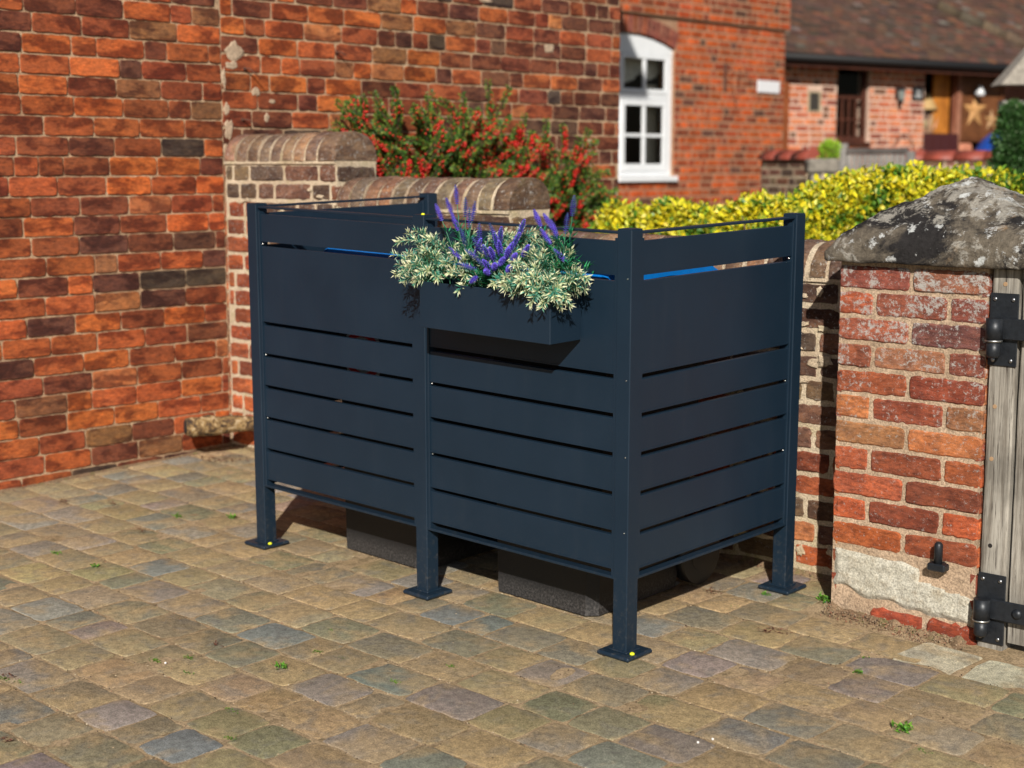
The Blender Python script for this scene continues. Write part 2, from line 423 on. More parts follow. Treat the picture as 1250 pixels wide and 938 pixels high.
def slab(mb, F, u0, u1, z0, z1, d, back, holes=(), mat=1):
    """mortar face with rectangular holes, closed by a thickness"""
    us = sorted({u0, u1, *[h for H in holes for h in H[:2]]}); zs = sorted({z0, z1, *[h for H in holes for h in H[2:4]]})
    us = [u for u in us if u0 <= u <= u1]; zs = [z for z in zs if z0 <= z <= z1]
    for i in range(len(us)-1):
        for k in range(len(zs)-1):
            cu, cz = (us[i]+us[i+1])/2, (zs[k]+zs[k+1])/2
            if any(H[0] < cu < H[1] and H[2] < cz < H[3] for H in holes): continue
            for dd in (d, back):
                n = mb.add([F(us[i], zs[k], dd), F(us[i+1], zs[k], dd), F(us[i+1], zs[k+1], dd), F(us[i], zs[k+1], dd)])
                mb.face((n, n+1, n+2, n+3), (1, 1, 1, 0), mat)
    def q(a, b, c, e):
        n = mb.add([F(*a, d), F(*b, d), F(*b, back), F(*a, back)]); mb.face((n, n+1, n+2, n+3), (1, 1, 1, 0), mat)
    for H in [(u0, u1, z0, z1)]+list(holes):
        q((H[0], H[2]), (H[1], H[2]), 0, 0); q((H[1], H[2]), (H[1], H[3]), 0, 0); q((H[1], H[3]), (H[0], H[3]), 0, 0); q((H[0], H[3]), (H[0], H[2]), 0, 0)

def along_y(X): return lambda u, z, d: (X+d, u, z)          # faces +X
def along_x(Y): return lambda u, z, d: (u, Y-d, z)          # faces -Y

# ------------------------------------------------------------------ ground
g = MB()
S = 60
n = g.add([(-S, -S, -.045), (S, -S, -.045), (S, S, -.045), (-S, S, -.045)]); g.face((n, n+1, n+2, n+3))
tag(g.build('ground', M_soil), kind='structure')

PAL_S = [(20, (.36, .28, .16)), (22, (.29, .245, .155)), (14, (.43, .31, .17)), (14, (.245, .225, .155)), (11, (.28, .245, .205)), (9, (.22, .23, .205)), (8, (.37, .285, .19)), (5, (.31, .27, .23))]
def paving():
    mb = MB(); row = .163
    y = -3.4; r = 0
    while y < 1.0:
        x = -3.2-random.uniform(0, .2)
        w0 = row*random.uniform(.985, 1.015)
        while x < 3.2:
            L = random.choice((.118, .165, .165, .205, .205, .235))
            x1 = x+L; jn = random.uniform(.0022, .0042)
            cx, cy = (x+x1)/2, y+row/2
            keep = not (cy > .69 and cx > .10) and not (cx > .53 and cx < 1.15 and .46 < cy < .70)
            if keep:
                col = jit(pick(PAL_S), .14)+(random.random(),)
                zt = random.uniform(-.0035, -.0005); tx = random.gauss(0, .006); ty = random.gauss(0, .006)
                def P(u, v, z): return (u, v, z+(u-cx)*tx+(v-cy)*ty)
                a0, a1, b0, b1 = x+jn, x1-jn, y+jn, y+row-jn
                out = []
                for (p, q) in (((a0, b0), (a1, b0)), ((a1, b0), (a1, b1)), ((a1, b1), (a0, b1)), ((a0, b1), (a0, b0))):
                    for i in range(6):
                        t = i/6; u = p[0]+(q[0]-p[0])*t; v = p[1]+(q[1]-p[1])*t
                        if i == 0:
                            q_ = random.uniform(.03, .075); u += (cx-u)*q_; v += (cy-v)*q_
                        out.append((u+random.gauss(0, .0018), v+random.gauss(0, .0018)))
                def ins(u, v, k): return (u+(cx-u)*k, v+(cy-v)*k)
                rings = [mb.add([P(*ins(u, v, k), z) for u, v in out]) for k, z in ((0, -.03), (.003, zt-.0040), (.022, zt-.0012), (.06, zt), )]
                N = len(out)
                for s in range(3):
                    for i in range(N):
                        k = (i+1) % N; mb.face((rings[s]+i, rings[s]+k, rings[s+1]+k, rings[s+1]+i), col, 0, True)
                mb.face(tuple(rings[3]+i for i in range(N)), col, 0, True)
            x = x1
        y += row; r += 1
    # pale stones set at the gate
    for (x0, x1, y0, y1) in ((.545, .735, .475, .69), (.745, 1.0, .47, .70), (1.01, 1.2, .47, .70)):
        col = jit((.58, .54, .40), .08)+(random.random()*.3,)
        brick(mb, lambda u, v, d: (u, v, d), x0, x1, y0, y1, -.03, random.uniform(-.004, 0.001), col, 3, .004, .006)
    # joint sand sheet
    nx, ny = 300, 200; base = len(mb.v)
    for j in range(ny+1):
        for i in range(nx+1):
            X = -3.4+6.8*i/nx; Y = -3.6+5.4*j/ny
            h = noise.noise(Vector((X*9, Y*9, 0)))*.0022
            mb.v.append((X, Y, -.0042+h))
    for j in range(ny):
        for i in range(nx):
            q = base+j*(nx+1)+i; mb.face((q, q+1, q+nx+2, q+nx+1), (1, 1, 1, 0), 1, True)
    return mb
tag(paving().build('paving', [M_sett, M_sand]), kind='structure')

# ------------------------------------------------------------------ house A (left wall)
XA = -3.03; YJ = .914; YC = 3.72
hA = thing('brick_house', 'orange red brick house whose long wall fills the left side', 'house', Q)
mb = MB(); F = along_y(XA)
lay(mb, F, -2.2, YJ+.0, -.05, 3.4, .081, PAL_A, head=.13, n=4, joint=.006, j=.0010, ch=.0022)
lay(mb, F, YJ+.0, YC, .0, 3.4, .081, PAL_A2, head=.28, n=3, joint=.0075, j=.0013, ch=.0025, palf=lambda u, z: PAL_A if (u < 2.3 or random.random() < .15) else PAL_A2)
lay(mb, F, -2.2, YC, 3.402, 5.9, .081, PAL_A, head=.3, n=1)
slab(mb, F, -2.2, YC-.004, -.1, 5.9, -.0062, -.35)
# corner return
Fr = lambda u, z, d: (XA-u, YC+d, z)
lay(mb, Fr, .0, 4.0, .0, 5.9, .081, PAL_A2, head=.3, n=1)
slab(mb, Fr, .004, 4.0, -.1, 5.9, -.0055, -.35)
mb.build('wall', [M_brickA, M_mortA], hA)
mb = MB()   # lime patches left beside the old wall joint
def splat(mb, F, u, z, ru, rz, th=.003, d0=.001):
    N = 14; a = [2*math.pi*i/N for i in range(N)]; rr = [random.uniform(.6, 1.15) for _ in a]
    p = mb.add([F(u+math.cos(t)*ru*q, z+math.sin(t)*rz*q, d0) for t, q in zip(a, rr)])
    p2 = mb.add([F(u+math.cos(t)*ru*q*.8, z+math.sin(t)*rz*q*.8, d0+th) for t, q in zip(a, rr)])
    for i in range(N):
        k = (i+1) % N; mb.face((p+i, p+k, p2+k, p2+i))
    mb.face(tuple(p2+i for i in range(N)))
for (u, z, a, b) in ((.98, 1.875, .055, .045), (.97, 1.81, .045, .02), (1.10, 1.70, .03, .022), (.935, 1.62, .018, .03), (.945, 1.53, .025, .05), (1.16, 1.585, .016, .022), (1.19, 1.66, .02, .012), (.925, 1.75, .012, .05), (.93, 1.44, .02, .03), (3.1, 2.0, .05, .025), (2.6, 2.22, .05, .015), (2.75, 1.35, .04, .02), (3.45, 1.5, .03, .02)):
    mb = MB(); splat(mb, F, u, z, a, b); mb.build('mortar_patch', M_mortP, hA)
# eaves and roof far above the frame
rf = MB()
rf.box(XA-5.0, XA+.28, -2.4, YC+.22, 5.9, 6.05, (1, 1, 1, 0), 0)
v = rf.add([(XA+.30, -2.4, 6.05), (XA+.30, YC+.22, 6.05), (XA-2.3, YC+.22, 8.2), (XA-2.3, -2.4, 8.2), (XA-5.0, YC+.22, 6.05), (XA-5.0, -2.4, 6.05)])
rf.face((v, v+1, v+2, v+3)); rf.face((v+2, v+4, v+5, v+3)); rf.face((v+1, v+4, v+2)); rf.face((v, v+3, v+5))
M_tile = None
def tile_mat():
    m, nt, b = mat('old_clay_tile'); k = NT(nt); a, vv = k.shifted(); o = k.obj()
    n = k.noise(vv, 14, 5, .7); n2 = k.noise(o, 1.6, 5, .7); n3 = k.noise(o, 30, 5, .8)
    c = k.mix(k.ramp(n.outputs[0], (.4, 0.0), (.65, .7)), a.outputs['Color'], (.045, .036, .03))
    c = k.mix(k.ramp(n2.outputs[0], (.52, 0.0), (.68, .45)), c, (.075, .062, .05))
    c = k.mix(k.ramp(n3.outputs[0], (.64, 0.0), (.72, .5)), c, (.26, .24, .20))
    k.l(c, b.inputs['Base Color']); b.inputs['Roughness'].default_value = .9; b.inputs['Specular IOR Level'].default_value = .2
    k.bump(b, n3.outputs[0], .5, .006)
    return m
M_tile = tile_mat()
rf.c = [(.14, .06, .04, .3)]*len(rf.c)
rf.build('roof', M_tile, hA)

# iron nails in the wall
def nail(px, py, L, dz, label):
    t = thing('wall_nail', label, 'nail', Q @ T(XA, px, py))
    m = MB(); m.tube([(-.01, 0, 0), (.035, .002, .0), (.055, L, dz)], [.0035, .003, .002], 6)
    m.build('shank', M_rust, t)
    m = MB(); m.tube([(.0, 0, 0), (.006, 0, 0)], .008, 8); m.build('head', M_rust, t)
nail(1.04, 1.80, .05, -.045, 'long rusty iron hook pointing down beside the lime patches, topmost of the wall irons')
nail(1.02, 1.575, .05, -.02, 'rusty iron hook just above the rounded end of the garden wall coping')
nail(1.58, 1.90, .02, -.02, 'short rusty nail high in the brick wall above the berry bush')

# ------------------------------------------------------------------ garden wall
ang = math.atan(.035); LW = 3.25
gw = thing('garden_wall', 'old stepped brick garden wall with half round brick coping behind the bin screen', 'wall', Q @ T(XA, YJ) @ RZ(ang))
mb = MB(); F = along_x(0); TH = .235
segs = [(0.004, .73, 1.378), (.734, 1.685, 1.19), (1.69, 3.2, 1.0)]
for (a, b, zt) in segs:
    k = int(zt/.079)
    lay(mb, F, a, b, zt-k*.079-.0, zt, .079, PAL_G, L=.23, joint=.0125, head=.4, n=4, j=.0018, ch=.0045, dj=.003,
        palf=lambda u, z: (PAL_P if (z < .55 and random.random() < .5) or (u < .34 and z < 1.2) else PAL_G))
    slab(mb, F, a, b, -.1, zt+.004, -.005, -TH+.004)
    Fe = lambda u, z, d, b=b: (b+d+.005, u, z)
    lay(mb, Fe, 0.002, TH-.01, max(zt-.24, 0), zt, .079, PAL_G, L=.235, joint=.014, head=.0, n=2, j=.0025, ch=.006, pattern=[[1], [.5, .5]])
    Fb = lambda u, z, d: (u, TH+d-.004, z)
    lay(mb, Fb, a, b, zt-k*.079, zt, .079, PAL_G, L=.23, joint=.015, head=.4)
# cream mortar smears
for i in range(30):
    u = random.uniform(2.85, 3.15) if i < 18 else random.uniform(0, .7)
    z = random.uniform(.05, 1.0) if i < 18 else random.uniform(.75, 1.37)
    splat(mb, F, u, z, random.uniform(.012, .04), random.uniform(.008, .025), .0035, .001)
    for f in range(15): mb.m[-1-f] = 1
mb.build('wall', [M_brickG, M_mortG], gw)
mb = MB()
def coping(mb, x0, x1, zb, hh):
    p = .078; x = x0; N = 10
    while x < x1-.03:
        w = p*random.uniform(.93, 1.08); xe = x+w
        last = xe > x1-.035
        if last: xe = x1
        col = jit(pick(PAL_K), .15)+(random.random(),)
        rs = 1+random.uniform(.0, .035); dz = random.uniform(-.001, .004); lean = random.uniform(-.004, .004)
        g_ = .0062; xa, xb = x+g_, xe-(0 if last else g_)
        def ring(xx, s):
            o = []
            for i in range(N+1):
                t = math.pi*i/N
                o.append((xx+lean*math.sin(t)*2+random.gauss(0, .0012), TH/2-math.cos(t)*(TH/2+.006)*rs*s, zb+math.sin(t)**.85*hh*rs*s+dz+random.gauss(0, .001)))
            return mb.add(o)
        rings = [ring(xa, .90), ring(xa+.001, .975), ring(xa+.006, 1.0), ring(xb-.006, 1.0), ring(xb-.001, .975), ring(xb, .90)]
        for s in range(5):
            for i in range(N): mb.face((rings[s]+i, rings[s+1]+i, rings[s+1]+i+1, rings[s]+i+1), col, 0, s in (2,))
        mb.face(tuple(rings[0]+i for i in range(N+1)), col, 0); mb.face(tuple(rings[5]+i for i in range(N+1))[::-1], col, 0)
        x = xe
    # mortar core
    r = [mb.add([(xx, TH/2-math.cos(math.pi*i/16)*(TH/2+.006)*.985, zb+math.sin(math.pi*i/16)**.85*hh*.985) for i in range(17)]) for xx in (x0, x1-.03)]
    for i in range(16): mb.face((r[0]+i, r[1]+i, r[1]+i+1, r[0]+i+1), (1, 1, 1, 0), 1, True)
    mb.face(tuple(r[0]+i for i in range(17)), (1, 1, 1, 0), 1)
    # bed joint
    mb.box(x0, x1-.004, -.004, TH+.004, zb-.012, zb+.004, (1, 1, 1, 0), 1)
for (a, b, zt) in segs: coping(mb, a, b, zt+.012, .118 if zt > 1.1 else .112)
mb.build('coping', [M_brickG, M_mortG], gw)

# ------------------------------------------------------------------ pillar with stone cap
pil = thing('gate_pillar', 'square red brick gate pillar with lichen and a pale rendered foot', 'pillar', Q)
PX0, PX1, PY0, PY1 = .188, .665, .77, 1.24
mb = MB(); F = along_x(PY0)
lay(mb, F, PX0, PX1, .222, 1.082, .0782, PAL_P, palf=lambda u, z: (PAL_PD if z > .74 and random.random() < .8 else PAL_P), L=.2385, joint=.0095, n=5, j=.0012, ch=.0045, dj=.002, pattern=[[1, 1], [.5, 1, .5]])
Fs = lambda u, z, d: (PX0-d, PY0+u, z)
lay(mb, Fs, .0, PY1-PY0, .06, 1.082, .0782, PAL_P, L=.235, joint=.013, n=2, j=.002, ch=.006, pattern=[[.5, 1, .5], [1, 1]])
Fs2 = lambda u, z, d: (PX1+d, PY0+u, z)
lay(mb, Fs2, .0, PY1-PY0, .06, 1.082, .0782, PAL_P, L=.235, joint=.013, n=1, pattern=[[.5, 1, .5], [1, 1]])
mb.box(PX0+.004, PX1-.004, PY0+.004, PY1, -.1, 1.09, (1, 1, 1, 0), 1)
Fb = along_x(PY0-.004)
lay(mb, Fb, .33, PX1+.003, -.018, .058, .0782, [(1, (.36, .085, .035)), (1, (.28, .06, .03))], L=.225, joint=.012, n=4, j=.003, ch=.008, pattern=[[.8, 1]])
mb.build('brickwork', [M_brickP, M_mortP], pil)
# crumbling pale render on the foot
mb = MB(); nx, nz = 70, 26
x0, x1, z0, z1 = PX0+.012, PX1-.012, .058, .222
ids = {}
for k in range(nz+1):
    for i in range(nx+1):
        u = i/nx; t = k/nz
        x = x0+(x1-x0)*u+.006*noise.noise(Vector((u*7, t*5, 2)))
        lo = z0+.02*noise.noise(Vector((u*6, 1, 0)))+(.035*(1-u)**2); hi = z1+.010*noise.noise(Vector((u*9, 7, 0)))-.012-.018*u
        z = lo+(hi-lo)*t
        d = .010+.0045*noise.fractal(Vector((x*11, z*26, 3)), .9, 2.3, 7)+.0015*noise.noise(Vector((x*90, z*90, 1)))
        e = min(t, 1-t, u*2.6, (1-u)*2.6)
        d = d*min(1, e/.10) if e < .10 else d
        if u > .62 and t > .55+.35*(1-u): d = -.004+.004*noise.noise(Vector((x*60, z*60, 1)))
        ids[(i, k)] = len(mb.v); mb.v.append((x, PY0+.004-max(d, -.006), z))
for k in range(nz):
    for i in range(nx): mb.face((ids[i, k], ids[i+1, k], ids[i+1, k+1], ids[i, k+1]), (1, 1, 1, 0), 0, True)
mb.build('render_patch', M_render, pil)

def cap_mat():
    m, nt, b = mat('lichen_sandstone'); k = NT(nt); o = k.obj()
    n1 = k.noise(o, 4.5, 6, .7, .5); n2 = k.noise(o, 13, 6, .75, .3); n3 = k.noise(o, 60, 5, .8); n4 = k.noise(o, 7.3, 6, .62, .4)
    s = k.n('ShaderNodeSeparateXYZ'); k.l(o, s.inputs[0])
    c = k.mix(k.ramp(n1.outputs[0], (.45, 0.0), (.55, 1.0)), (.024, .022, .022), (.14, .118, .09))
    c = k.mix(k.ramp(n4.outputs[0], (.60, 0.0), (.66, .9)), c, (.22, .15, .09))
    # grey lichen towards the weathered apex and crisp white rosettes
    mr = k.n('ShaderNodeMapRange'); mr.inputs['From Min'].default_value = 1.16; mr.inputs['From Max'].default_value = 1.30; k.l(s.outputs['Z'], mr.inputs['Value'])
    th = k.math('ADD', n2.outputs[0], k.math('MULTIPLY', mr.outputs[0], .13))
    c = k.mix(k.ramp(th, (.56, 0.0), (.63, .85)), c, (.33, .31, .27))
    th2 = k.math('ADD', k.noise(o, 16, 8, .78).outputs[0], k.math('MULTIPLY', mr.outputs[0], .02))
    c = k.mix(k.ramp(th2, (.575, 0.0), (.61, .9)), c, (.50, .51, .50))
    vo = k.n('ShaderNodeTexVoronoi'); vo.inputs['Scale'].default_value = 6.5
    wob = k.n('ShaderNodeVectorMath', operation='MULTIPLY_ADD')
    k.l(k.noise(o, 30, 4, .7).outputs['Color'], wob.inputs[0]); wob.inputs[1].default_value = (.05, .05, .05); k.l(o, wob.inputs[2]); k.l(wob.outputs[0], vo.inputs['Vector'])
    c = k.mix(k.ramp(vo.outputs['Distance'], (.13, .85), (.16, 0.0)), c, (.56, .58, .57))
    c = k.mix(1.0, c, k.ramp(n3.outputs[0], (.3, .6), (.7, 1.3)), 'MULTIPLY')
    k.l(c, b.inputs['Base Color']); b.inputs['Roughness'].default_value = .95; b.inputs['Specular IOR Level'].default_value = .15
    bn = k.bump(None, n2.outputs[0], .7, .02); k.bump(b, n3.outputs[0], .8, .006, bn)
    return m
M_cap = cap_mat()
mb = MB(); NX, NY = 110, 80
cx0, cx1, cy0, cy1 = .160, .86, .735, 1.29; ax, ay = .485, 1.0
def cap_top(x, y):
    sx = (ax-x)/(ax-cx0) if x < ax else (x-ax)/(cx1-ax); sy = (ay-y)/(ay-cy0) if y < ay else (y-ay)/(cy1-ay)
    m_ = max(sx, sy)*.72+.28*math.sqrt((sx*sx+sy*sy)/1.6)
    m_ = max(0, min(1, m_))
    h = 1.150+(1.333-1.150)*(1-m_**1.22)
    e = min(x-cx0, cx1-x, y-cy0, cy1-y)
    if e < .03: h -= (.03-e)**2/.03*.9
    h += .014*noise.fractal(Vector((x*9, y*9, 5)), .75, 2.1, 6)+.002*noise.noise(Vector((x*70, y*70, 5)))
    return h
ids = {}
for j in range(NY+1):
    for i in range(NX+1):
        x = cx0+(cx1-cx0)*i/NX; y = cy0+(cy1-cy0)*j/NY
        wx = .006*noise.noise(Vector((y*9, 3, 1))); wy = .007*noise.noise(Vector((x*9, 1, 4)))
        ids[(i, j)] = len(mb.v); mb.v.append((x+wx, y+wy, cap_top(x, y)))
for j in range(NY):
    for i in range(NX): mb.face((ids[i, j], ids[i+1, j], ids[i+1, j+1], ids[i, j+1]), (1, 1, 1, 0), 0, True)
rim = [(i, 0) for i in range(NX)]+[(NX, j) for j in range(NY)]+[(i, NY) for i in range(NX, 0, -1)]+[(0, j) for j in range(NY, 0, -1)]
prev = [ids[r] for r in rim]; top = [mb.v[i] for i in prev]
for s in range(1, 6):
    cur = []
    for k_, (x, y, z) in enumerate(top):
        zb = 1.088+.006*noise.noise(Vector((x*12, y*12, 9)))
        zz = z+(zb-z)*s/5; cxm, cym = (cx0+cx1)/2, (cy0+cy1)/2
        bul = .004*noise.noise(Vector((x*25, y*25, zz*40)))+(.006 if s == 5 else 0)
        cur.append(len(mb.v)); mb.v.append((x+(cxm-x)*bul*2, y+(cym-y)*bul*2, zz))
    for k_ in range(len(rim)):
        q = (k_+1) % len(rim); mb.face((prev[k_], cur[k_], cur[q], prev[q]), (1, 1, 1, 0), 0, True)
    prev = cur
mb.face(tuple(prev)[::-1])
mb.build('cap_stone', M_cap, pil)
# iron pintle stub in the pillar
t = thing('gate_pintle', 'black iron pintle bolt sticking out of the pillar above the pale render', 'hinge pin', Q @ T(.560, PY0-.03, .23))
m = MB(); m.tube([(0, .05, -.012), (0, 0, -.012)], .012, 10); m.build('shank', M_iron, t)
m = MB(); m.box(-.028, .028, -.016, .018, -.022, 0, bev=.004); m.build('plate', M_iron, t)
m = MB(); m.tube([(0, 0, 0), (0, 0, .055), (0, 0, .06), (0, 0, .064)], [.0125, .0125, .010, .005], 14); m.build('pin', M_iron, t)

# ------------------------------------------------------------------ gate post and gate
gp = thing('gate_post', 'weathered grey timber gate post beside the brick pillar', 'gate post', Q)
mb = MB()
def board(mb, x0, x1, y0, y1, z0, z1, seed, bev=.004):
    NZ = 40; rings = []
    for k in range(NZ+1):
        z = z0+(z1-z0)*k/NZ; w = lambda s: .0022*noise.noise(Vector((seed+s, z*5, 0)))+.0008*noise.noise(Vector((seed+s*3, z*40, 0)))
        b = bev
        rings.append(mb.add([(x0+b+w(1), y0, z), (x1-b+w(2), y0, z), (x1+w(2), y0+b, z), (x1+w(2), y1-b, z), (x1-b+w(2), y1, z), (x0+b+w(1), y1, z), (x0+w(1), y1-b, z), (x0+w(1), y0+b, z)]))
    for k in range(NZ):
        for i in range(8): mb.face((rings[k]+i, rings[k]+(i+1) % 8, rings[k+1]+(i+1) % 8, rings[k+1]+i))
    mb.face(tuple(rings[0]+i for i in range(8))[::-1]); mb.face(tuple(rings[-1]+i for i in range(8)))
board(mb, .672, .748, .775, .86, -.06, 1.085, 1)
mb.build('post', M_greywood, gp)
M_plug = plain('wood_plug', (.35, .22, .12), .8)
for (x, z) in ((.71, 1.045), (.695, .70), (.692, .55)):
    m = MB(); m.tube([(x, .776, z), (x, .7735, z)], [.007, .006], 8); m.build('plug', M_plug, gp)
m = MB(); m.tube([(.70, .776, .30), (.70, .7742, .30)], .0065, 10); m.build('bolt_hole', M_dark, gp)

gt = thing('wooden_gate', 'grey boarded wooden gate hung on black iron strap hinges at the right edge', 'gate', Q)
mb = MB()
for i in range(7): board(mb, .7575+i*.121, .7575+i*.121+.117, .785, .807, .025+random.uniform(-.004, .004), 1.06, 20+i*3, .003)
mb.build('boards', M_greywood, gt)
M_ledge = wood_mat('ledge_wood', (.36, .31, .25), (.24, .20, .16), 'X')
for z in (.2, .88):
    mb = MB(); mb.box(.77, 1.59, .8075, .85, z-.05, z+.05, bev=.004); mb.build('ledge', M_ledge, gt)
gp2 = thing('gate_post', 'grey timber latch post closing the far side of the wooden gate', 'gate post', Q)
mb = MB(); board(mb, 1.62, 1.72, .775, .875, -.06, 1.12, 50); mb.build('post', M_greywood, gp2)
for z, z_lo in ((.918, 1), (.118, 0)):
    t = thing('strap_hinge', ('upper' if z_lo else 'lower')+' black iron strap hinge with plate and pintle on the gate post', 'hinge', Q @ T(.712, .775, z))
    m = MB(); m.box(-.042, .042, -.006, -.0005, -.102, .102, bev=.002); m.build('back_plate', M_iron, t)
    for sx in (-.026, .026):
        for sz in (-.085, .085):
            m = MB(); m.tube([(sx, -.006, sz), (sx, -.009, sz), (sx, -.0105, sz)], [.0065, .006, .003], 10); m.build('screw', plain('steel_screw', (.35, .36, .38), .35, 1), t)
    m = MB(); m.tube([(-.012, -.036, -.075), (-.012, -.036, -.068), (-.012, -.036, -.03)], [.015, .020, .020], 18); m.build('pintle', M_iron, t)
    m = MB(); m.tube([(-.012, -.036, -.031), (-.012, -.036, -.026)], .024, 18); m.build('washer', plain('washer_steel', (.5, .5, .48), .4, 1), t)
    m = MB(); m.tube([(-.012, -.036, -.026), (-.012, -.036, .034)], .0235, 20)
    m.box(-.012, .50, -.0205, -.0125, -.026, .034, bev=.003)
    s = m.build('strap', M_iron, t)
    for bx in (.085, .26, .42):
        m = MB(); m.tube([(bx, -.018, .004), (bx, -.024, .004), (bx, -.029, .004)], [.016, .014, .006], 16); m.build('bolt_head', M_iron, s)

# ------------------------------------------------------------------ pipe stub / old log at the wall foot
lg = thing('drain_pipe', 'rough ochre crusted pipe stub with a dark hollow end at the foot of the wall', 'pipe', T(0, 0))
def log_mat():
    m, nt, b = mat('lichened_log'); k = NT(nt); o = k.obj()
    n = k.noise(o, 26, 5, .75, .6); n2 = k.noise(o, 90, 5, .75)
    c = k.ramp(n.outputs[0], (.40, (.04, .025, .016)), (.47, (.14, .08, .035)), (.54, (.30, .19, .07)), (.62, (.50, .38, .24)))
    c = k.mix(1.0, c, k.ramp(n2.outputs[0], (.3, .6), (.7, 1.3)), 'MULTIPLY')
    k.l(c, b.inputs['Base Color']); b.inputs['Roughness'].default_value = .9; k.bump(b, n2.outputs[0], .8, .008)
    return m
mb = MB(); NS = 22; rings = []
P0 = Vector((-2.93, .60, .150)); P1 = Vector((-2.765, .95, .140)); ax_ = (P1-P0).normalized(); sa = ax_.orthogonal().normalized(); sb = ax_.cross(sa)
prof = [(0.0, .024), (.005, .034), (0, .046), (.03, .056), (.06, .052), (.10, .058), (.14, .050), (.2, .047), (.28, .044), (.385, .042)]
for i, (s_, r_) in enumerate(prof):
    rg = []
    for k_ in range(NS):
        a_ = 2*math.pi*k_/NS; rr = r_*.78*(1+.2*noise.noise(Vector((math.cos(a_)*1.5, math.sin(a_)*1.5, s_*14))))
        rg.append(P0+ax_*s_+sa*math.cos(a_)*rr+sb*math.sin(a_)*rr)
    rings.append(mb.add(rg))
for i in range(len(rings)-1):
    for k_ in range(NS): mb.face((rings[i]+k_, rings[i]+(k_+1) % NS, rings[i+1]+(k_+1) % NS, rings[i+1]+k_), (1, 1, 1, 0), 0, True)
mb.face(tuple(rings[-1]+k_ for k_ in range(NS)))
mb.build('crust', log_mat(), lg)
mb = MB(); mb.tube([P0-ax_*.004, P0+ax_*.03], .027, 12); mb.build('hollow_end', M_dark, lg)
# ------------------------------------------------------------------ bin screen
W, D, H, PW = 1.667, .861, 1.2, .05
scr = thing('bin_screen', 'anthracite blue grey slatted metal bin screen standing on five plated legs', 'bin screen', T(0, 0))
def post(x0, y0):
    m = MB(); m.box(x0, x0+PW, y0, y0+PW, .008, H, bev=.0022)
    m.box(x0+.0015, x0+PW-.0015, y0+.0015, y0+PW-.0015, H, H+.002)
    p = m.build('post', M_coat, scr)
    m = MB(); B = .0325
    m.box(x0-B, x0+PW+B, y0-B, y0+PW+B, 0, .013, bev=.0045)
    m.box(x0-.007, x0+PW+.007, y0-.007, y0+PW+.007, .0125, .017, bev=.002)
    f = m.build('foot_plate', M_coat, p)
    if (x0, y0) not in ((-W, 0), (-PW, 0)): return
    m = MB()
    m.tube([(x0+PW+B*.55, y0-B*.45+.02, .012), (x0+PW+B*.55, y0-B*.45+.02, .0165), (x0+PW+B*.55, y0-B*.45+.02, .019)], [.0075, .007, .0035], 12)
    m.build('bolt_cap', M_yellow, f)
xs = [(-W, 0), (-.85, 0), (-PW, 0), (-PW, D-PW), (-W, D-PW)]
for x, y in xs: post(x, y)
ROWS = [(1.0745, 1.167, 'top_slat'), (.8015, 1.0585, 'wide_panel')]+[(z0, z1, 'slat') for z0, z1 in ((.6925, .787), (.5835, .678), (.470, .5685), (.3565, .456), (.245, .345))]
# move to a regular spacing read off the corner post
ROWS = [(1.0745, 1.167, 'top_slat'), (.8015, 1.0580, 'wide_panel'), (.6920, .7870, 'slat'), (.5815, .6775, 'slat'), (.4700, .5665, 'slat'), (.3580, .4555, 'slat'), (.2455, .3435, 'slat')]
gaps = [(1.058, 1.0745), (.787, .8015), (.6775, .692), (.5665, .5815), (.4555, .47), (.3435, .358), (.2265, .2455)]
def bay(axis, a0, a1, inward):
    """axis 'x': runs along X facing -Y; axis 'y': runs along Y; inward = +1 if the bay's outer face looks towards -axis"""
    def bx(m, u0, u1, d0, d1, z0, z1, bev=.0015):
        lo, hi = sorted((d0, d1))
        if axis == 'x': m.box(u0, u1, lo, hi, z0, z1, bev=bev)
        elif inward > 0: m.box(-hi, -lo, u0, u1, z0, z1, bev=bev)
        else: m.box(-W+lo, -W+hi, u0, u1, z0, z1, bev=bev)
    cw = .011
    for (u0, u1) in ((a0, a0+cw), (a1-cw, a1)):
        m = MB(); bx(m, u0, u1, .004, .034, .225, 1.176, .001); m.build('side_channel', M_coat, scr)
    for z0, z1, nm in ROWS:
        m = MB(); bx(m, a0+cw-.002, a1-cw+.002, .009, .027, z0, z1, .0016)
        bx(m, a0+cw-.001, a1-cw+.001, .0075, .009, z0, z0+.004, 0); m.build(nm, M_coat, scr)
    m = MB(); bx(m, a0, a1, .006, .034, 1.187, 1.1935, .001); m.build('top_rail', M_coat, scr)
    m = MB(); bx(m, a0, a1, .002, .034, .2185, .2265, .001); m.build('bottom_rail', M_coat, scr)
    for i, (z0, z1) in enumerate(gaps[:6]):
        if i % 2 == 0:
            for u in (a0+cw+.003,) if axis == 'x' else (a1-cw-.003,):
                m = MB(); zc = (z0+z1)/2
                if axis == 'x': m.tube([(u, .020, zc), (u, .012, zc)], [.0035, .003], 8)
                elif inward > 0: m.tube([(-.020, u, zc), (-.012, u, zc)], [.0035, .003], 8)
                else: m.tube([(-W+.020, u, zc), (-W+.012, u, zc)], [.0035, .003], 8)
                m.build('screw', M_screw, scr)
bay('x', -W+PW, -.85, 1); bay('x', -.80, -PW, 1); bay('y', PW, D-PW, 1); bay('y', PW, D-PW, -1)
for (x, y, z) in ((-.0115, -.0005, 1.068), (-.0115, -.0005, .79), (-.0115, -.0005, .575), (-.0115, -.0005, .36)):
    m = MB(); m.tube([(x, y+.002, z), (x, y-.0012, z)], [.0022, .0018], 8); m.build('screw', M_screw, scr)
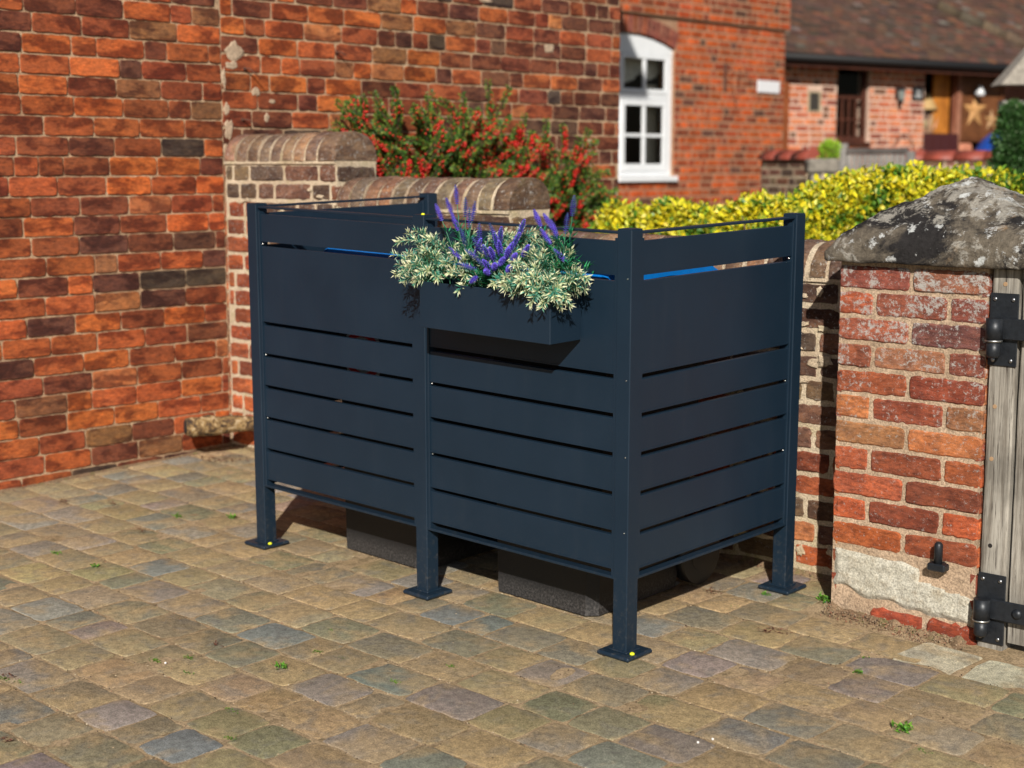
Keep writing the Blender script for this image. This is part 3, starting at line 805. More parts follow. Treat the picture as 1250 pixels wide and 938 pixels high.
m = MB(); m.tube([(-.815, .012, H+.002), (-.815, .012, H+.007)], [.007, .004], 10); m.build('cap_plug', M_yellow, scr)

# ------------------------------------------------------------------ planter on the screen
PLX0, PLX1, PLY, PLZ0, PLZ1 = -.688, -.178, -.128, .886, 1.022
plt = thing('planter_box', 'anthracite metal trough planter hung on the front of the bin screen', 'planter', T(0, 0))
m = MB(); th = .003
m.box(PLX0, PLX1, PLY, PLY+th, PLZ0, PLZ1, bev=.001); m.build('front_panel', M_coat, plt)
m = MB(); m.box(PLX0, PLX0+th, PLY+th, .001, PLZ0, PLZ1, bev=.0008); m.build('end_panel', M_coat, plt)
m = MB(); m.box(PLX1-th, PLX1, PLY+th, .001, PLZ0, PLZ1, bev=.0008); m.build('end_panel', M_coat, plt)
m = MB(); m.box(PLX0+th, PLX1-th, PLY+th, -.001, PLZ0+.001, PLZ0+.004); m.build('base_panel', M_coat, plt)
m = MB(); m.box(PLX0+th, PLX1-th, -.0045, -.0015, PLZ0+.004, PLZ1); m.build('back_panel', M_coat, plt)
m = MB()
for i in range(30):
    for j in range(7):
        x0 = PLX0+th+i*(PLX1-PLX0-2*th)/30; x1 = PLX0+th+(i+1)*(PLX1-PLX0-2*th)/30; y0 = PLY+th+j*(-.005-PLY-th)/7; y1 = PLY+th+(j+1)*(-.005-PLY-th)/7
        hz = lambda x, y: .992+.008*noise.noise(Vector((x*40, y*40, 0)))
        q = m.add([(x0, y0, hz(x0, y0)), (x1, y0, hz(x1, y0)), (x1, y1, hz(x1, y1)), (x0, y1, hz(x0, y1))]); m.face((q, q+1, q+2, q+3))
m.build('compost', M_soil, plt)

# measured tips (x, y, z): variegated sprays and lavender spikes
def spray(mb, ms, base, tip, n=60, sag=.01, L=.029, Wd=.0046, white=.66):
    base = Vector(base); tip = Vector(tip); ln = (tip-base).length
    mid = (base+tip)/2+Vector((random.gauss(0, .006), random.gauss(0, .006), sag+ln*.06))
    pt = lambda t: base*(1-t)**2+mid*2*t*(1-t)+tip*t*t
    ms.tube([pt(i/8) for i in range(9)], [.0016-.0009*i/8 for i in range(9)], 5)
    subs = [(base, tip, 0)]
    nw = max(6, n//5)
    for w in range(nw):
        t = min(1, .14+.86*(w+random.random()*.3)/(nw-1)); p = pt(t); d = (pt(min(1, t+.03))-pt(max(0, t-.03))).normalized()
        o1 = d.orthogonal().normalized(); o2 = d.cross(o1); ph = random.uniform(0, 6.28); pw = max(0, min(1, (t-.35)/.5))
        for q in range(5 if w < nw-1 else 7):
            aa = ph+2*math.pi*q/5+random.gauss(0, .25); side = o1*math.cos(aa)+o2*math.sin(aa)
            dirv = (d*random.uniform(.45, .85)+side*(1.0 if w < nw-1 else .65)).normalized(); l = L*random.uniform(.75, 1.15)*(1.0-.22*t)
            if random.random() < pw*white+.05: c1 = jit((.46, .52, .28), .15); c2 = jit((.74, .75, .50), .12)
            elif random.random() < .45: c1 = jit((.07, .30, .21), .2); c2 = jit((.34, .50, .34), .2)
            else: c1 = jit((.035, .19, .14), .25); c2 = jit((.11, .33, .24), .25)
            mb.leaf(p, dirv, d*.8+Vector((0, 0, .4)), l, Wd*random.uniform(.85, 1.2), c1, c2)
def branchy(mb, ms, base, tip, k=4, n=34, **kw):
    base = Vector(base); tip = Vector(tip); ln = (tip-base).length
    spray(mb, ms, base, tip, n+14, **kw)
    for i in range(k):
        t = .3+.6*i/k; p = base.lerp(tip, t)+Vector((0, 0, ln*.05))
        d = (tip-base).normalized(); s = Vector((random.gauss(0, 1), random.gauss(0, .7), random.gauss(0, .8))); s = (s-d*s.dot(d)).normalized()
        spray(mb, ms, p, p+(d*.7+s*.8).normalized()*random.uniform(.045, .075), n//2+4, **kw)
clumps = [
 ('bushy cream edged artificial foliage spilling over the left end of the planter', [(-.655, -.075, 1.0)],
  [(-.775, -.085, 1.155), (-.845, -.08, 1.085), (-.73, -.07, 1.12), (-.70, -.05, 1.145), (-.80, -.10, 1.06), (-.745, -.12, 1.05), (-.69, -.13, 1.075), (-.655, -.06, 1.13), (-.63, -.11, 1.10), (-.60, -.03, 1.12), (-.65, -.13, 1.055)]),
 ('cream and green artificial foliage tuft standing behind the middle lavender', [(-.46, -.04, 1.0)],
  [(-.56, -.11, 1.09), (-.33, -.10, 1.13), (-.36, -.04, 1.19), (-.56, -.07, 1.14), (-.50, -.02, 1.15), (-.45, -.01, 1.165), (-.39, -.02, 1.17), (-.42, -.03, 1.14), (-.35, -.03, 1.13), (-.53, -.04, 1.12), (-.47, -.09, 1.09), (-.40, -.10, 1.08), (-.55, -.12, 1.055), (-.35, -.12, 1.06)]),
 ('large cream tipped artificial foliage clump drooping over the right end of the planter', [(-.235, -.08, 1.0)],
  [(-.31, -.04, 1.16), (-.27, -.05, 1.15), (-.345, -.06, 1.12), (-.24, -.08, 1.13), (-.30, -.11, 1.09), (-.18, -.08, 1.12), (-.135, -.07, 1.085), (-.16, -.11, 1.055), (-.22, -.14, 1.075), (-.27, -.15, 1.06), (-.20, -.155, 1.035), (-.145, -.13, 1.045), (-.24, -.155, 1.03), (-.30, -.145, 1.07), (-.125, -.10, 1.065), (-.165, -.15, 1.025)]),
]
for lb, (bs,), tips in clumps:
    t = thing('foliage_plant', lb, 'plant', T(0, 0), 'artificial foliage plants in the planter')
    ml, ms = MB(), MB()
    for tp in tips:
        b0 = Vector(bs)+Vector((random.uniform(-.05, .05), random.uniform(-.03, .03), 0))
        if tp[2] < 1.02: # droop: go up first, then over
            b0 = Vector(((b0.x+tp[0])/2, -.118, 1.035))
        branchy(ml, ms, b0, tp, k=4, n=38)
    ml.build('leaves', M_silk, t); ms.build('stems', M_stemg, t)

def pj(px, py, y):  # photo measurement -> point on plane y (yard frame)
    cam = Vector((2.5408, -3.2182, 1.5274)); pi_ = -.1802; F_ = 1864.56
    f = Vector((math.cos(pi_)*math.sin(YAW), math.cos(pi_)*math.cos(YAW), math.sin(pi_))); r = Vector((math.cos(YAW), -math.sin(YAW), 0)); u = r.cross(f)
    d = f+r*((px-625)/F_)-u*((py-469)/F_); return cam+d*((y-cam.y)/d.y)
lav = [
 ('tall artificial lavender with a fan of purple spikes in the left half of the planter', (575, 345), [(556, 227, -.05), (545, 243, -.06), (532, 250, -.07), (568, 242, -.05), (580, 247, -.04), (573, 255, -.06), (552, 262, -.07), (563, 280, -.08), (585, 274, -.06), (549, 303, -.1), (587, 292, -.09), (574, 345, -.15)]),
 ('short artificial lavender low in the middle of the planter', (612, 348), [(598, 274, -.08), (609, 295, -.12), (626, 297, -.12), (598, 303, -.13), (640, 269, -.07), (634, 285, -.10), (583, 318, -.14), (615, 315, -.14), (592, 330, -.15), (604, 322, -.14), (622, 325, -.14), (590, 300, -.13), (577, 290, -.12), (603, 284, -.12), (568, 305, -.13), (630, 310, -.13), (612, 278, -.1), (590, 318, -.145), (621, 303, -.13), (645, 300, -.11), (560, 322, -.14)]),
 ('artificial lavender with one tall upright spike near the right end of the planter', (690, 335), [(701, 240, -.05), (693, 261, -.06), (673, 270, -.06), (652, 257, -.05), (664, 262, -.05), (677, 305, -.09), (660, 280, -.07)]),
]
VI = [(.11, .06, .58), (.15, .09, .68), (.07, .035, .45), (.20, .15, .75)]
for lb, (bx_, by_), tips in lav:
    t = thing('lavender_plant', lb, 'plant', T(0, 0), 'artificial lavender plants in the planter')
    ml, ms = MB(), MB(); bs = pj(bx_, by_, -.07)
    for (a, b, y) in tips:
        tp = pj(a, b, y); b0 = bs+Vector((random.uniform(-.035, .035), random.uniform(-.02, .02), 0))
        if tp.z < 1.04: b0 = Vector((tp.x+.02, -.11, 1.05))
        mid = (b0+tp)/2+Vector((0, 0, .015)); pt = lambda s: b0*(1-s)**2+mid*2*s*(1-s)+tp*s*s
        ms.tube([pt(i/6) for i in range(7)], .0012, 5)
        mf = MB(); Ls = min(.055, (tp-b0).length*.62); d = (tp-pt(.8)).normalized(); nr = 11
        for i in range(nr):
            s = i/(nr-1); p = tp-d*Ls*(1-s); rad = .0055*math.sin(math.pi*(.22+.7*s))+.0012
            for q in range(7):
                aa = 2*math.pi*(q/7+i*.37); o1 = d.orthogonal().normalized(); o2 = d.cross(o1); rv = o1*math.cos(aa)+o2*math.sin(aa)
                mf.leaf(p, rv+d*.55, d, rad*1.9, .0042, jit(random.choice(VI), .2), jit(VI[3], .2))
        mf.build('flower_spike', M_silk, t)
        for i in range(26):
            s = random.uniform(.05, .62); p = pt(s); aa = random.uniform(0, 6.28); d2 = (Vector((math.cos(aa), math.sin(aa), random.uniform(.2, 1.2)))).normalized()
            ml.leaf(p, d2, Vector((0, 0, 1)), random.uniform(.022, .042), .005, jit((.012, .15, .065), .35), jit((.03, .26, .12), .3))
    for i in range(70):
        aa = random.uniform(0, 6.28); p = bs+Vector((random.uniform(-.07, .07), random.uniform(-.045, .04), random.uniform(-.005, .04)))
        ml.leaf(p, Vector((math.cos(aa), math.sin(aa)-.3, random.uniform(-.1, .9))), Vector((0, 0, 1)), random.uniform(.025, .05), .006, jit((.012, .13, .05), .4), jit((.02, .24, .09), .3))
    ms.build('stems', M_stemg, t); ml.build('leaves', M_silk, t)

# ------------------------------------------------------------------ wheelie bins
def bin_mat():
    m, nt, b = mat('bin_plastic_sunlit_dust'); k = NT(nt); o = k.obj()
    n = k.noise(o, 130, 5, .8); s = k.n('ShaderNodeSeparateXYZ'); k.l(o, s.inputs[0])
    mr = k.n('ShaderNodeMapRange'); mr.inputs['From Min'].default_value = .075; mr.inputs['From Max'].default_value = .03; k.l(s.outputs['Z'], mr.inputs['Value'])  # dust cut off in height to paint in the sunlit strip at the foot
    c = k.mix(k.math('MULTIPLY', mr.outputs[0], k.ramp(n.outputs[0], (.46, .12), (.60, .9))), (.006, .006, .007), (.075, .07, .068))
    k.l(c, b.inputs['Base Color']); b.inputs['Roughness'].default_value = .6
    k.bump(b, n.outputs[0], .4, .003)
    return m
M_bin = bin_mat(); M_lid = plain('blue_lid_plastic', (.003, .16, .55), .3, 0, 30, .1)
def wheelie(x0, y0, label):
    t = thing('wheelie_bin', label, 'bin', T(x0, y0, 0), 'blue lidded wheelie bins inside the screen')
    w, d = .49, .55
    m = MB()
    def sec(z, i, dd=0, o=0):
        return m.add([(i+.03, o, z), (w-i-.03, o, z), (w-i, o+.03, z), (w-i, d-i-dd, z), (i, d-i-dd, z), (i, o+.03, z)])
    R_ = [sec(.003, .035, .10, .0), sec(.10, .033, .09, .0), sec(.35, .028, .05, .0), sec(.96, .010, 0, .0), sec(.962, .0, 0, -.004), sec(1.0, .0, 0, -.004)]
    for a, b in zip(R_, R_[1:]):
        for i in range(6): m.face((a+i, a+(i+1) % 6, b+(i+1) % 6, b+i))
    m.face(tuple(R_[0]+i for i in range(6))[::-1]); m.face(tuple(R_[-1]+i for i in range(6)))
    for xx in (.10, .37): m.box(xx, xx+.02, .022, .036, .12, .90)
    m.build('body', M_bin, t)
    m = MB(); q = []
    for (y, z) in ((-.008, 1.012), (-.010, 1.048), (.002, 1.058), (.10, 1.068), (.30, 1.072), (.48, 1.06), (d+.02, 1.015)):
        q.append(m.add([(-.012, y, z-.05), (-.016, y, z-.010), (.006, y, z), (w-.006, y, z), (w+.016, y, z-.010), (w+.012, y, z-.05)]))
    for a, b in zip(q, q[1:]):
        for i in range(5): m.face((a+i, a+i+1, b+i+1, b+i), (1, 1, 1, 0), 0, i == 2)
        m.face((a+5, a, b, b+5))
    m.face(tuple(q[0]+i for i in range(6))[::-1]); m.face(tuple(q[-1]+i for i in range(6)))
    m.tube([(-.006, .02, 1.04), (.016, .02, 1.04)], .020, 14)
    lid = m.build('lid', M_lid, t)
    m = MB(); m.tube([(.08, d+.05, .99), (w-.08, d+.05, .99)], .014, 12); m.tube([(.1, d, .98), (.1, d+.05, .99)], .012, 8); m.tube([(w-.1, d, .98), (w-.1, d+.05, .99)], .012, 8); m.build('handle', M_bin, t)
    for xx in (.0, w-.05):
        m = MB(); N = 24
        m.tube([(xx, d-.04, .10), (xx+.05, d-.04, .10)], .10, N); wh = m.build('wheel', M_blackp, t)
        m = MB(); m.tube([(xx-.002, d-.04, .10), (xx+.052, d-.04, .10)], .055, 16); m.build('hub', M_blackp, wh)
    return t, w
w1, _ = wheelie(-1.455, .18, 'blue lidded wheelie bin with a red ringed sticker behind the left bay')
m = MB(); N = 28
def ringdisc(m, x, z, r0, r1, y, col, mt):
    a = m.add([(x+math.cos(2*math.pi*i/N)*r0, y, z+math.sin(2*math.pi*i/N)*r0) for i in range(N)]); b = m.add([(x+math.cos(2*math.pi*i/N)*r1, y, z+math.sin(2*math.pi*i/N)*r1) for i in range(N)])
    for i in range(N):
        k_ = (i+1) % N; m.face((a+i, a+k_, b+k_, b+i), col, mt)
ringdisc(m, .17, .70, .005, .10, -.004, (1, 1, 1, 0), 0); ringdisc(m, .17, .70, .062, .088, -.0055, (1, 1, 1, 0), 1)
m.build('sticker', [plain('sticker_white', (.45, .45, .45), .4), plain('sticker_red', (.55, .02, .02), .4)], w1)
wheelie(-.735, .19, 'plain blue lidded wheelie bin behind the right bay and flower planter')

# ------------------------------------------------------------------ house B (window wall)
XB = -7.0; YB1 = 11.59
WY0, WY1, WZ0, WZ1 = 8.63, 9.545, 1.215, 2.52
hB = thing('brick_house', 'bright orange brick house with the white arched window behind the yellow hedge', 'house', Q)
mb = MB(); F = along_y(XB); hole = (WY0, WY1, WZ0, WZ1+.09)
wc = (WY0+WY1)/2; ac = 8.82; Rr = 2.1; zc = 2.665-Rr; rise = 2.665-WZ1
arch = lambda u: zc+math.sqrt(Rr*Rr-(u-ac)**2)
hls = [hole, (WY0-.4, WY1+.04, WZ1-.0, 2.862)]
lay(mb, F, 6.2, YB1, .2, 2.86, .0775, PAL_B, L=.22, joint=.011, head=.4, n=1, holes=hls)
lay(mb, along_y(XB+.035), 6.2, YB1+.04, 2.862, 4.6, .0775, PAL_B, L=.22, joint=.011, head=.4, n=1)
slab(mb, F, 6.2, YB1-.004, .1, 2.86, -.005, -.12, holes=[(WY0, WY1, WZ0, 2.67)])
mb.box(XB-.12, XB+.030, 6.2, YB1+.036, 2.861, 4.6, (1, 1, 1, 0), 1)
for i in range(-7, 11):
    aa = i*.0745/(Rr+.1)
    def Fa(u, z, d, aa=aa): r_ = Rr+z; th_ = aa+u/(Rr+.1); return (XB+d, ac+math.sin(th_)*r_, zc+math.cos(th_)*r_)
    brick(mb, Fa, -.032, .032, .004, .19, -.02, .002, jit(pick([(3, (.20, .06, .045)), (2, (.28, .07, .035))]), .15)+(random.random(),), 1)
Frb = lambda u, z, d: (XB-u, YB1+d, z)
lay(mb, Frb, 0, 5, .2, 4.6, .0775, PAL_B, L=.22, joint=.011, head=.4); slab(mb, Frb, .004, 5, .1, 4.6, -.005, -.1)
mb.build('wall', [M_brickB, M_mortB], hB)
mb = MB()   # arch infill above the frame is white board
win = MB()
xo = XB-.035
def wb(m, y0, y1, z0, z1, x0=xo-.04, x1=xo, bev=.004): m.box(x0, x1, y0, y1, z0, z1, bev=bev)
wb(win, WY0, WY0+.075, WZ0+.055, WZ1-.02); wb(win, WY1-.075, WY1, WZ0+.055, WZ1-.02)
wb(win, WY0+.07, WY1-.07, WZ1-.05, WZ1-.0); wb(win, WY0+.07, WY1-.07, WZ0+.055, WZ0+.10)
wb(win, WY0+.07, WY1-.07, 2.035, 2.085, xo-.04, xo+.006)
# arched head board
N = 16; a = []; b = []
for i in range(N+1):
    u = WY0+(WY1-WY0)*i/N; a.append((xo+.004, u, arch(u)-.004)); b.append((xo+.004, u, WZ1-.045))
ia = win.add(a); ib = win.add(b); ic = win.add([(xo-.04, p[1], p[2]) for p in a])
for i in range(N): win.face((ib+i, ib+i+1, ia+i+1, ia+i)); win.face((ia+i, ia+i+1, ic+i+1, ic+i))
wfr = win.build('window_frame', M_white, hB)
m = MB(); m.box(XB-.06, XB+.045, WY0-.02, WY1+.03, WZ0-.005, WZ0+.052, bev=.006); m.build('window_sill', M_white, wfr)
m = MB(); cyy = wc+.0
def sash(m, y0, y1, z0, z1, rows, fw):
    x0, x1 = xo-.03, xo+.012
    m.box(x0, x1, y0, y0+fw, z0, z1, bev=.003); m.box(x0, x1, y1-fw, y1, z0, z1, bev=.003)
    m.box(x0, x1, y0+fw, y1-fw, z0, z0+fw*1.15, bev=.003); m.box(x0, x1, y0+fw, y1-fw, z1-fw, z1, bev=.003)
    yc = (y0+y1)/2; m.box(x0+.01, x1-.004, yc-.022, yc+.022, z0+fw, z1-fw, bev=.003)
    for r_ in range(1, rows):
        zz = z0+(z1-z0)*r_/rows; m.box(x0+.01, x1-.006, y0+fw, yc-.022, zz-.016, zz+.016, bev=.002); m.box(x0+.01, x1-.006, yc+.022, y1-fw, zz-.016, zz+.016, bev=.002)
m1 = MB(); sash(m1, WY0+.078, WY1-.078, 2.088, WZ1-.05, 1, .04); s1 = m1.build('top_sash', M_white, wfr)
m1 = MB(); sash(m1, WY0+.078, WY1-.078, WZ0+.10, 2.033, 2, .065); s2 = m1.build('casement_sash', M_white, wfr)
m1 = MB(); q = m1.add([(xo-.012, WY0+.08, WZ0+.1), (xo-.012, WY1-.08, WZ0+.1), (xo-.012, WY1-.08, WZ1-.08), (xo-.012, WY0+.08, WZ1-.08)]); m1.face((q, q+1, q+2, q+3)); m1.build('pane', M_glass, wfr)
m1 = MB(); m1.box(XB-1.6, XB-.16, WY0-.5, WY1+.9, .9, 2.9)
m1.f = [tuple(reversed(q)) for q in m1.f]
del m1.f[-1], m1.c[-1], m1.m[-1], m1.sm[-1]
m1.build('room', plain('dim_room', (.22, .10, .06), .9), hB)
def curtain(y0, y1, z0, z1, x, amp=.02, swag=0, name='curtain'):
    m1 = MB(); NN = 30; ids = []
    for i in range(NN+1):
        t_ = i/NN; y = y0+(y1-y0)*t_; lo = z0+swag*math.sin(t_*math.pi)
        ids.append(m1.add([(x+amp*math.sin(t_*26), y, lo), (x+amp*math.sin(t_*26+.3), y, (z1+lo)/2), (x+amp*.6*math.sin(t_*26), y, z1)]))
    for i in range(NN):
        for k_ in range(2): m1.face((ids[i]+k_, ids[i+1]+k_, ids[i+1]+k_+1, ids[i]+k_+1), (1, 1, 1, 0), 0, True)
    m1.build(name, M_curtain, hB)
curtain(WY1-.17, WY1+.03, WZ0-.1, 2.2, XB-.26)
curtain(WY0+.10, wc+.13, 2.30, WZ1+.1, XB-.20, .015, -.10, 'valance'); curtain(wc+.12, WY1-.0, 2.32, WZ1+.1, XB-.20, .015, -.08, 'valance')
m1 = MB(); m1.box(XB-.18, XB-.125, WY1-.02, WY1+.06, WZ0, WZ1); m1.build('window_reveal', M_orangewood, hB)

def uv(px, py, X):   # measurement helper: photo point on the plane x = X of the building frame
    cam = Q.inverted() @ Vector((2.5408, -3.2182, 1.5274)); pi_ = -.1802; F_ = 1864.56
    f = Vector((math.cos(pi_)*math.sin(YAW), math.cos(pi_)*math.cos(YAW), math.sin(pi_))); r = Vector((math.cos(YAW), -math.sin(YAW), 0)); u = r.cross(f)
    d = Q.to_3x3().inverted() @ (f+r*((px-625)/F_)-u*((py-469)/F_)); p = cam+d*((X-cam.x)/d.x); return p.y, p.z
y0, z1 = uv(925, 98, XB+.01); y1, z0 = uv(951, 114.5, XB+.01)
m = MB(); m.box(.002, .018, -(y1-y0)/2, (y1-y0)/2, -(z1-z0)/2, (z1-z0)/2, bev=.003)
t = thing('wall_plaque', 'small blank white rectangular plaque near the corner of the window house', 'sign', Q @ T(XB, (y0+y1)/2, (z0+z1)/2)); m.build('board', plain('plaque_white', (.75, .75, .77), .35), t)
ya, za = uv(885, 78, XB); yb, zb = uv(885, 111, XB)
t = thing('iron_bracket', 'black wrought iron wall bracket with a thin scroll between window and plaque', 'bracket', Q @ T(XB, ya, (za+zb)/2)); hb = (za-zb)/2
m = MB(); m.box(.0, .012, -.022, .022, -hb, hb, bev=.002); m.build('back_bar', M_rust, t)
m = MB(); m.tube([(.01, .0, hb*.5)]+[(.04+.06*math.sin(s*.9), .05+s*.045, hb*.2+.12*math.sin(s*1.3)) for s in range(9)], .005, 6); m.build('scroll', M_rust, t)
m = MB(); m.tube([(.01, .0, -hb*.3)]+[(.03, .05+s*.03, -hb*.3-.05*s+.03*math.sin(s)) for s in range(6)], .004, 6); m.build('hook', M_rust, t)

# ------------------------------------------------------------------ cottage C
th13 = R(13.5); MC = Q @ T(-7.4242, 12.2799, 0) @ RZ(-th13)
hC = thing('brick_cottage', 'low pink brick cottage with dark clay tiled roof and shaded eaves in the background', 'cottage', MC)
U0, U1 = -1.2, 5.4
op = [(.84, 1.40, 1.66, 2.68), (2.38, 4.25, 1.0, 2.7)]
mb = MB(); F = lambda u, z, d: (d, u, z)
lay(mb, F, U0, 4.9, .3, 2.78, .0775, PAL_C, L=.222, joint=.014, head=.45, holes=op+[(.36, .58, 2.0, 2.25)])
slab(mb, F, U0, 4.9, .2, 2.8, -.005, -.2, holes=op+[(.36, .58, 2.0, 2.25)])
mb.build('wall', [M_brickC, M_mortC], hC)
m = MB(); m.box(-1.9, -.201, .3, 4.9, .3, 3.0); m.f = [tuple(reversed(q)) for q in m.f]
del m.f[5], m.c[5], m.m[5], m.sm[5]
m.build('room', plain('cottage_gloom', (.05, .028, .018), .9), hC)
# roof of individual tiles
PAL_T = [(30, (.13, .062, .042)), (26, (.10, .052, .038)), (16, (.075, .045, .035)), (12, (.17, .07, .042)), (8, (.11, .08, .062)), (2, (.17, .14, .11))]
def tiles(mb, O, Ud, Sd, Nn, nu, ns, keep=lambda u, s: True, gw_=.16, gs=.088):
    for j in range(ns):
        off = (j % 2)*gw_*.5; s0 = j*gs
        for i in range(nu):
            u0 = i*gw_+off; 
            if not keep(u0+gw_/2, s0): continue
            dz = random.uniform(-.004, .004); tl = random.uniform(-.003, .003); c = jit(pick(PAL_T), .2)+(random.random(),)
            def P(u, s, h): return O+Ud*u+Sd*s+Nn*h
            a0, a1 = u0+.003, u0+gw_-.003
            lo = s0-.012; hi = s0+gs+.02
            q = mb.add([P(a0, lo, .014+dz+tl), P(a1, lo, .014+dz-tl), P(a1, hi, .004+dz), P(a0, hi, .004+dz), P(a0, lo, .0+dz+tl-.006), P(a1, lo, .0+dz-tl-.006)])
            mb.face((q, q+1, q+2, q+3), c); mb.face((q, q+4, q+5, q+1), c); mb.face((q+1, q+5, q+2), c); mb.face((q, q+3, q+4), c)
pit = R(40); eo = .27; ez = 2.665
O = Vector((eo, -.6, ez)); Ud = Vector((0, 1, 0)); Sd = Vector((-math.cos(pit), 0, math.sin(pit))); Nn = Vector((math.sin(pit), 0, math.cos(pit)))
def roof_us(px, py):      # photo point on the main roof slope
    MI = MC.inverted(); c0 = Vector((2.5408, -3.2182, 1.5274)); pi_ = -.1802; F_ = 1864.56
    f = Vector((math.cos(pi_)*math.sin(YAW), math.cos(pi_)*math.cos(YAW), math.sin(pi_))); r = Vector((math.cos(YAW), -math.sin(YAW), 0)); u = r.cross(f)
    d = MI.to_3x3() @ (f+r*((px-625)/F_)-u*((py-469)/F_)); c0 = MI @ c0; p = c0+d*((O-c0).dot(Nn)/d.dot(Nn)); return (p-O).dot(Ud), (p-O).dot(Sd)
(ua, sa_), (ub, sb_) = roof_us(1122, 0), roof_us(1250, 58)
hk = (ua-ub)/(sa_-sb_); hipu = lambda s: ub+hk*(s-sb_)
mb = MB(); SM = 4.0
tiles(mb, O, Ud, Sd, Nn, 56, 46, keep=lambda u, s: u < hipu(s))
q = mb.add([O-Nn*.01, O+Ud*hipu(0)-Nn*.01, O+Ud*hipu(SM)+Sd*SM-Nn*.01, O+Sd*SM-Nn*.01]); mb.face((q, q+1, q+2, q+3), (.08, .05, .04, 0))
O2 = O+Ud*3.6-Nn*.3+Sd*.6
tiles(mb, O2, Ud, Sd, Nn, 44, 49)
q = mb.add([O2-Nn*.01, O2+Ud*7-Nn*.01, O2+Ud*7+Sd*4.3-Nn*.01, O2+Sd*4.3-Nn*.01]); mb.face((q, q+1, q+2, q+3), (.08, .05, .04, 0))
rfo = mb.build('roof', M_tile, hC)
m = MB()  # hip ridge tiles
s = 0
while s < 3.9:
    p0 = O+Ud*(hipu(s)+.03)+Sd*s+Nn*.01; p1 = O+Ud*(hipu(s+.2)+.03)+Sd*(s+.21)+Nn*.02
    m.tube([p0, p1], [.075, .085], 10, col=jit((.13, .085, .062), .25)+(random.random(),)); s += .2
m.build('hip_tiles', M_tile, rfo)
m = MB(); m.tube([(eo+.03, -.5, ez-.055), (eo+.03, 5.9, ez-.055)], .042, 12); m.build('gutter', plain('gutter_black', (.006, .006, .007), .7), hC)
m = MB(); m.box(-.05, eo-.02, -.5, 5.85, ez-.09, ez-.075); m.box(eo-.03, eo-.02, -.5, 5.85, ez-.16, ez-.06); m.build('soffit', M_brown, hC)
# window
w = MB(); d0, d1 = -.10, -.05
a0, a1, b0, b1 = .842, 1.398, 1.66, 2.62
def fb(m, u0, u1, z0, z1, dd=0): m.box(d0, d1+dd, u0, u1, z0, z1, bev=.003)
fb(w, a0, a0+.05, b0, b1); fb(w, a1-.05, a1, b0, b1); fb(w, a0+.05, a1-.05, b0, b0+.07); fb(w, a0+.05, a1-.05, b1-.05, b1)
fb(w, a0+.05, a1-.05, 2.17, 2.215, -.003); fb(w, a0+.05, a1-.05, 1.915, 1.94, -.01)
for k_ in (1, 2, 3): fb(w, a0+.05+(a1-a0-.1)*k_/4-.012, a0+.05+(a1-a0-.1)*k_/4+.012, b0+.07, 2.17, -.008)
wf = w.build('window_frame', M_brown, hC)
m = MB(); q = m.add([(-.08, a0, b0), (-.08, a1, b0), (-.08, a1, b1), (-.08, a0, b1)]); m.face((q, q+1, q+2, q+3)); m.build('pane', M_glass, wf)
m = MB(); m.box(-.12, .05, a0-.0, a1, b0-.04, b0-.001); m.build('window_sill', M_brown, wf)
# louvred vent
m = MB(); m.box(-.03, .004, .365, .385, 2.005, 2.245); m.box(-.03, .004, .555, .575, 2.005, 2.245); m.box(-.03, .004, .385, .555, 2.005, 2.02); m.box(-.03, .004, .385, .555, 2.23, 2.245)
v_ = m.build('vent_frame', plain('vent_cream', (.42, .34, .22), .7), hC)
m = MB()
for k_ in range(6): m.box(-.02, -.004, .385, .555, 2.035+k_*.032, 2.05+k_*.032)
m.box(-.045, -.031, .37, .57, 2.0, 2.25); m.build('louvres', plain('vent_dark', (.08, .07, .06), .7), v_)
m = MB(); m.box(-.02, .09, -.16, -.02, .4, 2.33, bev=.01); tag(m.build('timber_post', wood_mat('oak_brown', (.30, .085, .025), (.20, .055, .02), 'Z', .5, 1, .2), None, MC), 'upright brown timber post in the gap between the two brick houses', 'post')

def CM(u, z, d=0): return MC @ T(d, u, z)
# lantern
t = thing('wall_lantern', 'black iron wall lantern with glass body left of the black house sign', 'lantern', CM(1.86, 2.22) @ Matrix.Scale(.72, 4))
m = MB(); m.box(0, .012, -.03, .03, -.05, .16, bev=.003); m.tube([(.01, 0, .12), (.08, 0, .17), (.12, 0, .13)], .010, 8); m.build('bracket', M_iron, t)
m = MB(); m.tube([(.12, 0, .10), (.12, 0, .115), (.12, 0, .14), (.12, 0, .16)], [.085, .08, .035, .01], 8, smooth=False); m.build('hood', M_iron, t)
m = MB(); m.tube([(.12, 0, -.06), (.12, 0, .10)], [.045, .072], 8, smooth=False); m.build('glass_body', plain('lantern_glass', (.20, .23, .22), .15), t)
m = MB(); m.tube([(.12, 0, -.15), (.12, 0, -.10), (.12, 0, -.06)], [.008, .04, .05], 8, smooth=False); m.build('base', M_iron, t)
# black sign with white marks
t = thing('house_sign', 'black house plate with white lettering beside the wall lantern', 'sign', CM(2.245, 2.265))
m = MB(); m.box(.0, .015, -.105, .105, -.085, .085, bev=.004); m.build('plate', M_blackp, t)
m = MB()
for (u0_, u1_, z0_, z1_) in ((-.035, -.01, .01, .055), (-.01, .02, .03, .045), (.02, .04, .0, .04), (-.07, -.04, -.05, -.015), (-.03, -.005, -.055, -.01), (.005, .03, -.05, -.015), (.04, .07, -.055, -.02), (-.075, .075, -.07, -.062)): m.box(.015, .018, u0_, u1_, z0_, z1_)
m.xf(Matrix.Diagonal((1, .75, .75, 1))); m.build('lettering', plain('dull_white', (.5, .5, .5), .5), t)
